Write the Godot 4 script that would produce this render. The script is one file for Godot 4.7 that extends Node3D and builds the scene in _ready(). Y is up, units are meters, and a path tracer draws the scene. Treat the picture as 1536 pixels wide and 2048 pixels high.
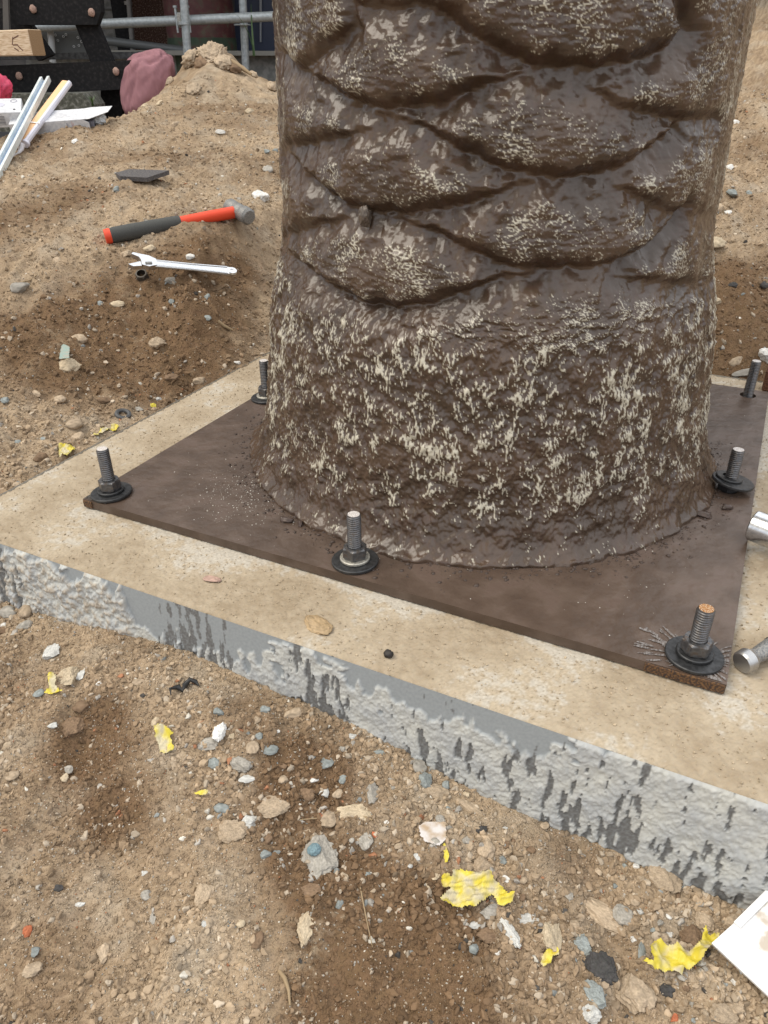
extends Node3D

# ---------------------------------------------------------------- camera numbers
const FOCAL := 1504.5            # pixels, for a 1536 x 2048 photograph
var cam_pos := Vector3(0.5102, 0.7191, 1.4532)
var fwd: Vector3
var rgt: Vector3
var upv: Vector3

func setup_basis() -> void:
	var yaw := -0.4625
	var pit := 0.5366
	var rol := -0.0072
	fwd = Vector3(sin(yaw) * cos(pit), -sin(pit), -cos(yaw) * cos(pit))
	var r0 := Vector3(cos(yaw), 0, sin(yaw))
	var u0 := r0.cross(fwd)
	rgt = r0 * cos(rol) + u0 * sin(rol)
	upv = -r0 * sin(rol) + u0 * cos(rol)

func ray(px: float, py: float) -> Vector3:
	return fwd + rgt * ((px - 768.0) / FOCAL) + upv * ((1024.0 - py) / FOCAL)

func at(px: float, py: float, t: float) -> Vector3:
	return cam_pos + ray(px, py) * t

func on_level(px: float, py: float, y: float) -> Vector3:
	var d := ray(px, py)
	return cam_pos + d * ((y - cam_pos.y) / d.y)

func at_height(px: float, t: float, h: float) -> Vector3:
	var p := cam_pos + fwd * t + rgt * ((px - 768.0) / FOCAL * t)
	return p + upv * ((h - p.y) / upv.y)

# ---------------------------------------------------------------- small helpers
var taken := {}

func numbered(called: String) -> String:
	var n: int = taken.get(called, 0)
	taken[called] = n + 1
	return called if n == 0 else "%s_%03d" % [called, n]

func thing(called: String, label: String, category: String, pos := Vector3.ZERO, group := "") -> Node3D:
	var o := Node3D.new()
	o.name = numbered(called)
	add_child(o)
	o.position = pos
	o.set_meta("label", label)
	o.set_meta("category", category)
	if group != "":
		o.set_meta("group", group)
	return o

func part(parent: Node3D, called: String, mesh: Mesh, m: Material, pos := Vector3.ZERO, basis := Basis.IDENTITY) -> MeshInstance3D:
	var o := MeshInstance3D.new()
	o.name = called
	o.mesh = mesh
	o.material_override = m
	o.transform = Transform3D(basis, pos)
	parent.add_child(o, true)
	return o

func single(called: String, label: String, category: String, mesh: Mesh, m: Material, pos := Vector3.ZERO, basis := Basis.IDENTITY, group := "") -> MeshInstance3D:
	var o := MeshInstance3D.new()
	o.name = numbered(called)
	o.mesh = mesh
	o.material_override = m
	o.transform = Transform3D(basis, pos)
	add_child(o)
	o.set_meta("label", label)
	o.set_meta("category", category)
	if group != "":
		o.set_meta("group", group)
	return o

func noise(sd: int, freq: float, octaves := 1, ridged := false) -> FastNoiseLite:
	var n := FastNoiseLite.new()
	n.seed = sd
	n.noise_type = FastNoiseLite.TYPE_SIMPLEX_SMOOTH
	n.frequency = freq
	n.fractal_type = FastNoiseLite.FRACTAL_NONE
	if octaves > 1:
		n.fractal_type = FastNoiseLite.FRACTAL_RIDGED if ridged else FastNoiseLite.FRACTAL_FBM
		n.fractal_octaves = octaves
	return n

func lin(r: float, g: float, b: float) -> Color:      # linear value to an albedo colour
	return Color(r, g, b).linear_to_srgb()

func mat(c: Color, rough := 0.8, metal := 0.0, spec := 0.5) -> StandardMaterial3D:
	var m := StandardMaterial3D.new()
	m.albedo_color = lin(c.r, c.g, c.b)
	m.roughness = rough
	m.metallic = metal
	m.metallic_specular = spec
	return m

func vmat(rough := 0.9, spec := 0.4) -> StandardMaterial3D:
	var m := StandardMaterial3D.new()
	m.vertex_color_use_as_albedo = true
	m.roughness = rough
	m.metallic_specular = spec
	return m

func noise_tex(sd: int, freq: float, ramp: Array, size := 512) -> NoiseTexture2D:
	var t := NoiseTexture2D.new()
	t.width = size
	t.height = size
	t.seamless = true
	var n := noise(sd, freq, 5)
	t.noise = n
	var g := Gradient.new()
	var offs := PackedFloat32Array()
	var cols := PackedColorArray()
	for r in ramp:
		offs.append(r[0])
		var c: Color = r[1]
		cols.append(lin(c.r, c.g, c.b))
	g.offsets = offs
	g.colors = cols
	t.color_ramp = g
	return t

func noise_mat(sd: int, freq: float, ramp: Array, scale: float, rough: float, metal := 0.0, bump := 0.0) -> StandardMaterial3D:
	var m := StandardMaterial3D.new()
	m.albedo_texture = noise_tex(sd, freq, ramp)
	m.uv1_triplanar = true
	m.uv1_scale = Vector3.ONE * scale
	m.roughness = rough
	m.metallic = metal
	if bump > 0.0:
		var t := NoiseTexture2D.new()
		t.width = 512
		t.height = 512
		t.seamless = true
		t.as_normal_map = true
		t.bump_strength = bump
		t.noise = noise(sd + 5, freq * 3.0, 4)
		m.normal_enabled = true
		m.normal_texture = t
	return m

# a sheet of nx by ny points; up is (next row) x (next column) unless flipped
func grid_mesh(p: PackedVector3Array, c: PackedColorArray, nx: int, ny: int, flip := false) -> ArrayMesh:
	var nrm := PackedVector3Array()
	nrm.resize(p.size())
	for j in ny:
		var ja := maxi(j - 1, 0) * nx
		var jb := mini(j + 1, ny - 1) * nx
		for i in nx:
			var di := p[j * nx + mini(i + 1, nx - 1)] - p[j * nx + maxi(i - 1, 0)]
			var dj := p[jb + i] - p[ja + i]
			nrm[j * nx + i] = (di.cross(dj) if flip else dj.cross(di)).normalized()
	var idx := PackedInt32Array()
	idx.resize((nx - 1) * (ny - 1) * 6)
	var k := 0
	for j in ny - 1:
		for i in nx - 1:
			var a := j * nx + i
			if flip:
				idx[k] = a; idx[k + 1] = a + nx; idx[k + 2] = a + 1
				idx[k + 3] = a + 1; idx[k + 4] = a + nx; idx[k + 5] = a + nx + 1
			else:
				idx[k] = a; idx[k + 1] = a + 1; idx[k + 2] = a + nx
				idx[k + 3] = a + 1; idx[k + 4] = a + nx + 1; idx[k + 5] = a + nx
			k += 6
	var arr := []
	arr.resize(Mesh.ARRAY_MAX)
	arr[Mesh.ARRAY_VERTEX] = p
	arr[Mesh.ARRAY_NORMAL] = nrm
	if c.size() > 0:
		arr[Mesh.ARRAY_COLOR] = c
	arr[Mesh.ARRAY_INDEX] = idx
	var m := ArrayMesh.new()
	m.add_surface_from_arrays(Mesh.PRIMITIVE_TRIANGLES, arr)
	return m

func tri(st: SurfaceTool, a: Vector3, b: Vector3, c: Vector3, away: Vector3) -> void:
	var n := (c - a).cross(b - a)
	if n.dot((a + b + c) / 3.0 - away) < 0.0:
		var s := b
		b = c
		c = s
		n = -n
	st.set_normal(n.normalized())
	st.add_vertex(a)
	st.add_vertex(b)
	st.add_vertex(c)

func quad(st: SurfaceTool, a: Vector3, b: Vector3, c: Vector3, d: Vector3, away: Vector3) -> void:
	tri(st, a, b, c, away)
	tri(st, a, c, d, away)

func begin() -> SurfaceTool:
	var st := SurfaceTool.new()
	st.begin(Mesh.PRIMITIVE_TRIANGLES)
	return st

# chamfered box added to a SurfaceTool
func add_box(st: SurfaceTool, size: Vector3, bev: float, xf := Transform3D.IDENTITY) -> void:
	var h := size * 0.5
	var away := xf.origin
	var pt := func(sx: float, sy: float, sz: float, ax: int) -> Vector3:
		var v := Vector3(h.x - bev, h.y - bev, h.z - bev)
		v[ax] = h[ax]
		return xf * (v * Vector3(sx, sy, sz))
	for ax in 3:
		var b := (ax + 1) % 3
		var c := (ax + 2) % 3
		for s in [-1.0, 1.0]:
			var q := []
			for e in [[-1, -1], [1, -1], [1, 1], [-1, 1]]:
				var sg := Vector3.ZERO
				sg[ax] = s
				sg[b] = e[0]
				sg[c] = e[1]
				q.append(pt.call(sg.x, sg.y, sg.z, ax))
			quad(st, q[0], q[1], q[2], q[3], away)
		# edges along ax
		for sb in [-1.0, 1.0]:
			for sc in [-1.0, 1.0]:
				var lo := Vector3.ZERO
				lo[ax] = -1
				lo[b] = sb
				lo[c] = sc
				var hi := lo
				hi[ax] = 1
				quad(st, pt.call(lo.x, lo.y, lo.z, b), pt.call(hi.x, hi.y, hi.z, b), pt.call(hi.x, hi.y, hi.z, c), pt.call(lo.x, lo.y, lo.z, c), away)
	for sx in [-1.0, 1.0]:
		for sy in [-1.0, 1.0]:
			for sz in [-1.0, 1.0]:
				tri(st, pt.call(sx, sy, sz, 0), pt.call(sx, sy, sz, 1), pt.call(sx, sy, sz, 2), away)

func box(size: Vector3, bev := 0.002) -> ArrayMesh:
	var st := begin()
	add_box(st, size, bev)
	return st.commit()

# profile of (radius, height) turned round the y axis, sharp between bands
func lathe(prof: Array, seg := 32, squash := 1.0) -> ArrayMesh:
	var st := begin()
	for k in prof.size() - 1:
		var a: Vector2 = prof[k]
		var b: Vector2 = prof[k + 1]
		var nr := Vector2(b.y - a.y, a.x - b.x).normalized()
		for i in seg:
			var t0 := TAU * i / seg
			var t1 := TAU * (i + 1) / seg
			var d0 := Vector3(sin(t0), 0, cos(t0) * squash)
			var d1 := Vector3(sin(t1), 0, cos(t1) * squash)
			var pts := [d0 * a.x + Vector3(0, a.y, 0), d1 * a.x + Vector3(0, a.y, 0), d1 * b.x + Vector3(0, b.y, 0), d0 * b.x + Vector3(0, b.y, 0)]
			var ns := [d0 * nr.x + Vector3(0, nr.y, 0), d1 * nr.x + Vector3(0, nr.y, 0), d1 * nr.x + Vector3(0, nr.y, 0), d0 * nr.x + Vector3(0, nr.y, 0)]
			for e in [0, 2, 1, 0, 3, 2]:
				st.set_normal(ns[e])
				st.add_vertex(pts[e])
	return st.commit()

func tube(path: Array, rad: Array, seg := 10, caps := true) -> ArrayMesh:
	var st := begin()
	var rings := []
	var side := Vector3.ZERO
	for k in path.size():
		var p: Vector3 = path[k]
		var d: Vector3 = (path[mini(k + 1, path.size() - 1)] - path[maxi(k - 1, 0)]).normalized()
		if k == 0:
			side = d.cross(Vector3.UP if absf(d.y) < 0.9 else Vector3.RIGHT).normalized()
		side = (side - d * side.dot(d)).normalized()
		var other := d.cross(side)
		var ring := []
		var r: float = rad[mini(k, rad.size() - 1)]
		for i in seg:
			var a := TAU * i / seg
			ring.append([p + (side * cos(a) + other * sin(a)) * r, side * cos(a) + other * sin(a)])
		rings.append(ring)
	for k in path.size() - 1:
		for i in seg:
			var i2 := (i + 1) % seg
			var q := [rings[k][i], rings[k][i2], rings[k + 1][i2], rings[k + 1][i]]
			for e in [0, 2, 1, 0, 3, 2]:
				st.set_normal(q[e][1])
				st.add_vertex(q[e][0])
	if caps:
		for e in [[0, 1], [path.size() - 1, path.size() - 2]]:
			var c: Vector3 = path[e[0]]
			var inner: Vector3 = path[e[1]]
			for i in seg:
				tri(st, c, rings[e[0]][i][0], rings[e[0]][(i + 1) % seg][0], inner)
	return st.commit()

# flat outline (x, y) pulled out to a thickness along z
func prism(poly: PackedVector2Array, depth: float) -> ArrayMesh:
	var st := begin()
	var idx := Geometry2D.triangulate_polygon(poly)
	for s in [-1.0, 1.0]:
		for k in range(0, idx.size(), 3):
			var v := []
			for e in 3:
				var q := poly[idx[k + e]]
				v.append(Vector3(q.x, q.y, s * depth * 0.5))
			tri(st, v[0], v[1], v[2], (v[0] + v[1] + v[2]) / 3.0 - Vector3(0, 0, s))
	var clockwise := Geometry2D.is_polygon_clockwise(poly)
	for k in poly.size():
		var a := poly[k]
		var b := poly[(k + 1) % poly.size()]
		var n := Vector2(b.y - a.y, a.x - b.x) * (-1.0 if clockwise else 1.0)
		var mid := (a + b) * 0.5 - n
		quad(st, Vector3(a.x, a.y, -depth / 2), Vector3(b.x, b.y, -depth / 2), Vector3(b.x, b.y, depth / 2), Vector3(a.x, a.y, depth / 2), Vector3(mid.x, mid.y, 0))
	return st.commit()

func basis_y(y: Vector3, hint := Vector3.BACK) -> Basis:      # a basis whose y axis points along y
	var yy := y.normalized()
	var xx := yy.cross(hint).normalized()
	return Basis(xx, yy, xx.cross(yy))

# ---------------------------------------------------------------- terrain heights
var tp := []          # thin plate control points, x z height
var tw := []
var base_h := PackedFloat32Array()
const BX0 := -5.0
const BZ0 := -6.5
const BSTEP := 0.04
const BNX := 200
const BNZ := 225
var n_lump: FastNoiseLite
var n_clod: FastNoiseLite
var n_grit: FastNoiseLite
var n_ridge: FastNoiseLite
const SLAB_L := -0.768
const SLAB_R := 0.775
const SLAB_B := -0.71
const SLAB_F := 0.742
const SLAB_Y := -0.018

func tps(r2: float) -> float:
	return 0.0 if r2 < 1e-9 else r2 * log(r2)

func setup_heights() -> void:
	n_lump = noise(11, 2.6, 3)
	n_clod = noise(12, 17.0, 3)
	n_grit = noise(13, 75.0, 3)
	n_ridge = noise(14, 8.0, 3, true)
	for q in [[-0.672, -0.159], [-0.562, -0.149], [-0.35, -0.130], [-0.18, -0.115], [-0.064, -0.130], [0.095, -0.139], [0.228, -0.171], [0.315, -0.188], [0.508, -0.198], [0.69, -0.208]]:
		tp.append([q[0], 0.742, q[1]])
	for q in [[-0.85, 0.80, -0.13], [-1.1, 0.9, -0.12], [-0.6, 1.0, -0.18], [-0.2, 1.0, -0.175], [0.2, 1.0, -0.195], [0.6, 0.95, -0.215], [1.0, 0.9, -0.21], [-0.7, 1.4, -0.2], [0, 1.4, -0.21], [0.6, 1.4, -0.22], [1.1, 1.5, -0.2], [-1.5, 1.4, -0.15], [0, 2.3, -0.2], [1.5, 2.3, -0.2], [-2, 2.3, -0.1],
			[-0.79, 0.68, -0.07], [-0.79, 0.55, -0.045], [-0.8, 0.2, -0.035], [-0.79, -0.1, -0.035], [-0.79, -0.4, -0.03], [-0.95, 0.5, -0.02], [-1.05, 0.25, 0.0],
			[0.9, 0.6, -0.1], [0.9, 0.2, -0.05], [0.9, -0.3, -0.03], [0.4, -0.76, -0.03], [0.0, -0.76, -0.03], [-0.4, -0.76, -0.03], [0.75, -0.76, -0.03], [0, 0, -0.2], [0.3, 0.3, -0.2], [-0.3, 0.3, -0.2], [-0.3, -0.3, -0.15], [0.3, -0.3, -0.15],
			[-5, 2.3, 0.1], [-5, -1, 0.1], [-5, -4, 0.05], [-5, -6.4, 0.05], [-2.5, -6.4, 0.1], [0, -6.4, 0.9], [2.8, -6.4, 1.9], [2.8, -4, 1.9], [2.8, -2, 1.1], [2.8, 0, 0.2], [2.8, 2.3, -0.2]]:
		tp.append(q)
	# column by column: pixel x, depth along the view, height
	for q in [[300, 2.06, 0.035], [300, 2.17, 0.130], [300, 2.28, 0.238], [300, 2.38, 0.290], [300, 2.75, 0.374], [300, 3.2, 0.50], [330, 3.55, 0.60], [300, 4.1, 0.30], [300, 4.8, 0.1],
			[50, 1.95, 0.05], [50, 2.12, 0.151], [50, 2.28, 0.238], [50, 2.55, 0.326], [50, 2.95, 0.43], [50, 3.15, 0.475], [50, 3.5, 0.36], [50, 4.2, 0.1],
			[180, 3.15, 0.49], [190, 3.5, 0.46], [180, 3.9, 0.2],
			[500, 2.2, 0.120], [500, 2.36, 0.221], [500, 2.65, 0.311], [500, 3.0, 0.427], [500, 3.5, 0.578], [520, 3.85, 0.665], [440, 3.75, 0.775], [390, 3.75, 0.765], [415, 3.72, 0.78], [360, 3.7, 0.69], [490, 3.78, 0.70], [430, 4.3, 0.45], [560, 4.4, 0.5],
			[1470, 2.12, 0.09], [1470, 2.25, 0.18], [1470, 2.6, 0.319], [1480, 3.3, 0.587], [1500, 4.2, 1.03], [1500, 5.2, 1.5], [1540, 2.2, 0.1], [1000, 3.6, 0.62], [1000, 4.6, 0.9], [1000, 2.6, 0.22]]:
		var p := at_height(q[0], q[1], q[2])
		tp.append([p.x, p.z, p.y])
	var n := tp.size()
	var m := n + 3
	var a := []
	for i in m:
		var row := PackedFloat64Array()
		row.resize(m + 1)
		a.append(row)
	for i in n:
		for j in n:
			var dx: float = tp[i][0] - tp[j][0]
			var dz: float = tp[i][1] - tp[j][1]
			a[i][j] = tps(dx * dx + dz * dz)
		a[i][i] += 0.004
		a[i][n] = 1.0
		a[i][n + 1] = tp[i][0]
		a[i][n + 2] = tp[i][1]
		a[i][m] = tp[i][2]
		a[n][i] = 1.0
		a[n + 1][i] = tp[i][0]
		a[n + 2][i] = tp[i][1]
	for c in m:
		var best := c
		for r in range(c + 1, m):
			if absf(a[r][c]) > absf(a[best][c]):
				best = r
		var sw = a[c]
		a[c] = a[best]
		a[best] = sw
		for r in range(c + 1, m):
			var f: float = a[r][c] / a[c][c]
			if f != 0.0:
				for k in range(c, m + 1):
					a[r][k] -= f * a[c][k]
	tw.resize(m)
	for c in range(m - 1, -1, -1):
		var s: float = a[c][m]
		for k in range(c + 1, m):
			s -= a[c][k] * tw[k]
		tw[c] = s / a[c][c]
	var px := PackedFloat64Array()
	var pz := PackedFloat64Array()
	var pw := PackedFloat64Array()
	for i in n:
		px.append(tp[i][0])
		pz.append(tp[i][1])
		pw.append(tw[i])
	base_h.resize(BNX * BNZ)
	for j in BNZ:
		for i in BNX:
			var x := BX0 + i * BSTEP
			var z := BZ0 + j * BSTEP
			var s: float = tw[n] + tw[n + 1] * x + tw[n + 2] * z
			for k in n:
				var dx := x - px[k]
				var dz := z - pz[k]
				var r2 := dx * dx + dz * dz
				if r2 > 1e-9:
					s += pw[k] * r2 * log(r2)
			base_h[j * BNX + i] = clampf(s, -0.35, 2.6)

func smooth_ground(x: float, z: float) -> float:
	var u := clampf((x - BX0) / BSTEP, 0.0, BNX - 1.001)
	var v := clampf((z - BZ0) / BSTEP, 0.0, BNZ - 1.001)
	var i := int(u)
	var j := int(v)
	u -= i
	v -= j
	var k := j * BNX + i
	return lerpf(lerpf(base_h[k], base_h[k + 1], u), lerpf(base_h[k + BNX], base_h[k + BNX + 1], u), v)

# dents that the photograph shows: x, z, radius, depth
var dents := []

func ground_y(x: float, z: float) -> float:
	var h := smooth_ground(x, z)
	var edge := 1.0
	if x > SLAB_L - 0.7 and x < SLAB_R + 0.7 and z > SLAB_B - 0.7 and z < SLAB_F + 0.1:
		var d := maxf(maxf(SLAB_L - x, x - SLAB_R), maxf(SLAB_B - z, z - SLAB_F))
		if d < -0.012:
			return minf(h, -0.12) - 0.06
		edge = clampf(0.25 + d / 0.12, 0.25, 1.0)
		if z < SLAB_F:
			h = minf(h, SLAB_Y - 0.006 + maxf(d, 0.0) * (0.7 + maxf(d, 0.0)))
	h += n_lump.get_noise_2d(x, z) * 0.03 * edge
	h += n_clod.get_noise_2d(x, z) * (0.010 if z > 0.7 else 0.015) * (0.5 + 0.5 * edge)
	h += maxf(n_ridge.get_noise_2d(x, z), 0.0) * 0.010 * edge
	for q in dents:
		var dx: float = x - q[0]
		var dz: float = z - q[1]
		var r2: float = (dx * dx + dz * dz) / (q[2] * q[2])
		if r2 < 4.0:
			h -= q[3] * exp(-r2 * 1.5)
	return h + n_grit.get_noise_2d(x, z) * (0.0035 if z > 0.7 else 0.0055)

func on_ground(px: float, py: float) -> Vector3:
	var d := ray(px, py)
	var t := 0.6
	while t < 7.0:
		var p := cam_pos + d * t
		if p.y < ground_y(p.x, p.z):
			break
		t += 0.012
	for k in 8:
		var p2 := cam_pos + d * t
		t -= 0.0015
		if p2.y > ground_y(p2.x, p2.z):
			break
	var r := cam_pos + d * t
	r.y = ground_y(r.x, r.z)
	return r

func depth_of(p: Vector3) -> float:
	return (p - cam_pos).dot(fwd)

# ---------------------------------------------------------------- ready
func _ready() -> void:
	setup_basis()
	setup_sky()
	setup_heights()
	build_ground()
	print("ground ", Time.get_ticks_msec())
	build_slab()
	build_plate()
	build_trunk()
	print("trunk ", Time.get_ticks_msec())
	build_bolts()
	build_gravel()
	print("gravel ", Time.get_ticks_msec())
	build_background()
	build_packages()
	build_tools()
	build_stones()
	build_litter()
	build_plate_details()
	print("all ", Time.get_ticks_msec())

func setup_sky() -> void:
	var cam := Camera3D.new()
	cam.name = "camera"
	cam.transform = Transform3D(Basis(rgt, upv, -fwd), cam_pos)
	cam.fov = 68.480
	cam.near = 0.05
	cam.far = 400.0
	add_child(cam)
	cam.current = true
	var sky := ProceduralSkyMaterial.new()
	sky.sky_top_color = Color(0.975, 0.985, 1.0)
	sky.sky_horizon_color = Color(0.66, 0.675, 0.70)
	sky.sky_curve = 0.25
	sky.ground_horizon_color = Color(0.5, 0.47, 0.42)
	sky.ground_bottom_color = Color(0.3, 0.27, 0.23)
	sky.sky_energy_multiplier = 1.0
	var env := Environment.new()
	env.background_mode = Environment.BG_SKY
	env.sky = Sky.new()
	env.sky.sky_material = sky
	env.tonemap_mode = Environment.TONE_MAPPER_LINEAR
	env.tonemap_exposure = 1.85
	env.sdfgi_enabled = true
	env.ssao_enabled = true
	env.ssil_enabled = true
	var we := WorldEnvironment.new()
	we.name = "world_environment"
	we.environment = env
	add_child(we)
	var sun := DirectionalLight3D.new()
	sun.name = "sun"
	sun.light_energy = 0.45
	sun.light_color = Color(1.0, 0.97, 0.92)
	sun.light_angular_distance = 40.0
	sun.shadow_enabled = true
	add_child(sun)
	sun.look_at_from_position(Vector3(-2.2, 4.5, 1.6), Vector3.ZERO)

# ---------------------------------------------------------------- ground
func axis_lines(segments: Array) -> PackedFloat32Array:
	var r := PackedFloat32Array()
	for s in segments:      # from, to, step
		var n := int(round((s[1] - s[0]) / s[2]))
		for k in n:
			r.append(lerpf(s[0], s[1], float(k) / n))
	r.append(segments[-1][1])
	return r

var damp := []        # darker, moist soil: x, z, radius, strength
var n_patch: FastNoiseLite
var n_tint: FastNoiseLite
var n_speck: FastNoiseLite

func soil_colour(x: float, z: float) -> Color:
	var a := n_patch.get_noise_2d(x, z)
	var b := n_tint.get_noise_2d(x, z)
	var s := n_speck.get_noise_2d(x, z)
	var w := clampf(0.66 + a * 0.7 + s * 0.25, 0.15, 1.0)
	for q in damp:
		var dx: float = x - q[0]
		var dz: float = z - q[1]
		var r2: float = (dx * dx + dz * dz) / (q[2] * q[2])
		if r2 < 5.0:
			w -= q[3] * exp(-r2) * (0.9 + 1.0 * b + 0.8 * s)
	var dry := Color(0.395, 0.305, 0.210)
	var wet := Color(0.15, 0.093, 0.052)
	var c := wet.lerp(dry, clampf(w, 0.0, 1.0) * 0.93 + 0.07)
	c = c.lerp(Color(0.37, 0.315, 0.245), clampf(b * 1.2, 0.0, 0.6) * clampf(w + 0.2, 0.0, 1.0))
	var g := 1.0 + 0.25 * s
	return Color(c.r * g, c.g * g, c.b * g)

func build_ground() -> void:
	n_patch = noise(21, 2.2, 4)
	n_tint = noise(22, 7.0, 3)
	n_speck = noise(23, 110.0, 2)
	for q in [[180, 1470, 0.075, 0.03], [230, 690, 0.22, 0.03], [1470, 640, 0.2, 0.02], [790, 1880, 0.1, 0.012], [250, 1640, 0.06, 0.01], [470, 560, 0.1, 0.02], [335, 545, 0.06, 0.03], [375, 549, 0.06, 0.04], [415, 553, 0.06, 0.04]]:
		var p := on_ground(q[0], q[1])
		dents.append([p.x, p.z, q[2], q[3]])
	for q in [[800, 1880, 0.085, 1.8], [730, 1990, 0.09, 1.7], [760, 1940, 0.07, 1.2], [200, 1480, 0.06, 1.5], [250, 690, 0.22, 1.5], [330, 640, 0.16, 1.1], [140, 690, 0.16, 0.9], [1480, 640, 0.22, 2.0], [1440, 660, 0.15, 1.5], [600, 1570, 0.06, 1.2], [510, 1420, 0.05, 0.6], [640, 1500, 0.05, 0.8], [230, 1640, 0.035, 1.2], [590, 1700, 0.05, 0.9], [660, 1760, 0.06, 0.8], [480, 560, 0.15, 0.6], [1130, 1700, 0.06, 0.5], [60, 440, 0.2, 0.5], [430, 240, 0.2, 0.4]]:
		var p := on_ground(q[0], q[1])
		damp.append([p.x, p.z, q[2], q[3]])
	var xs := axis_lines([[-80.0, -20.0, 12.0], [-20.0, -6.0, 2.0], [-6.0, -3.3, 0.15], [-3.3, -1.6, 0.012], [-1.6, 1.1, 0.007], [1.1, 2.0, 0.05], [2.0, 6.0, 0.5], [6.0, 20.0, 2.0], [20.0, 80.0, 12.0]])
	var zs := axis_lines([[-80.0, -20.0, 12.0], [-20.0, -6.0, 2.0], [-6.0, -3.8, 0.1], [-3.8, -1.8, 0.014], [-1.8, 0.7, 0.008], [0.7, 1.42, 0.005], [1.42, 2.0, 0.03], [2.0, 6.0, 0.5], [6.0, 80.0, 14.0]])
	var nx := xs.size()
	var nz := zs.size()
	var p := PackedVector3Array()
	var c := PackedColorArray()
	p.resize(nx * nz)
	c.resize(nx * nz)
	for j in nz:
		for i in nx:
			var x := xs[i]
			var z := zs[j]
			p[j * nx + i] = Vector3(x, ground_y(x, z), z)
			c[j * nx + i] = soil_colour(x, z)
	var m := vmat(0.95, 0.25)
	var grain := NoiseTexture2D.new()
	grain.width = 1024
	grain.height = 1024
	grain.seamless = true
	grain.as_normal_map = true
	grain.bump_strength = 9.0
	grain.noise = noise(24, 0.09, 4)
	m.normal_enabled = true
	m.normal_texture = grain
	m.uv1_triplanar = true
	m.uv1_world_triplanar = true
	m.uv1_scale = Vector3.ONE * 2.3
	var o := MeshInstance3D.new()
	o.name = "ground"
	o.mesh = grid_mesh(p, c, nx, nz)
	o.material_override = m
	o.set_meta("kind", "structure")
	o.set_meta("label", "tan gravelly soil sloping up behind the concrete slab")
	add_child(o)

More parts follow.
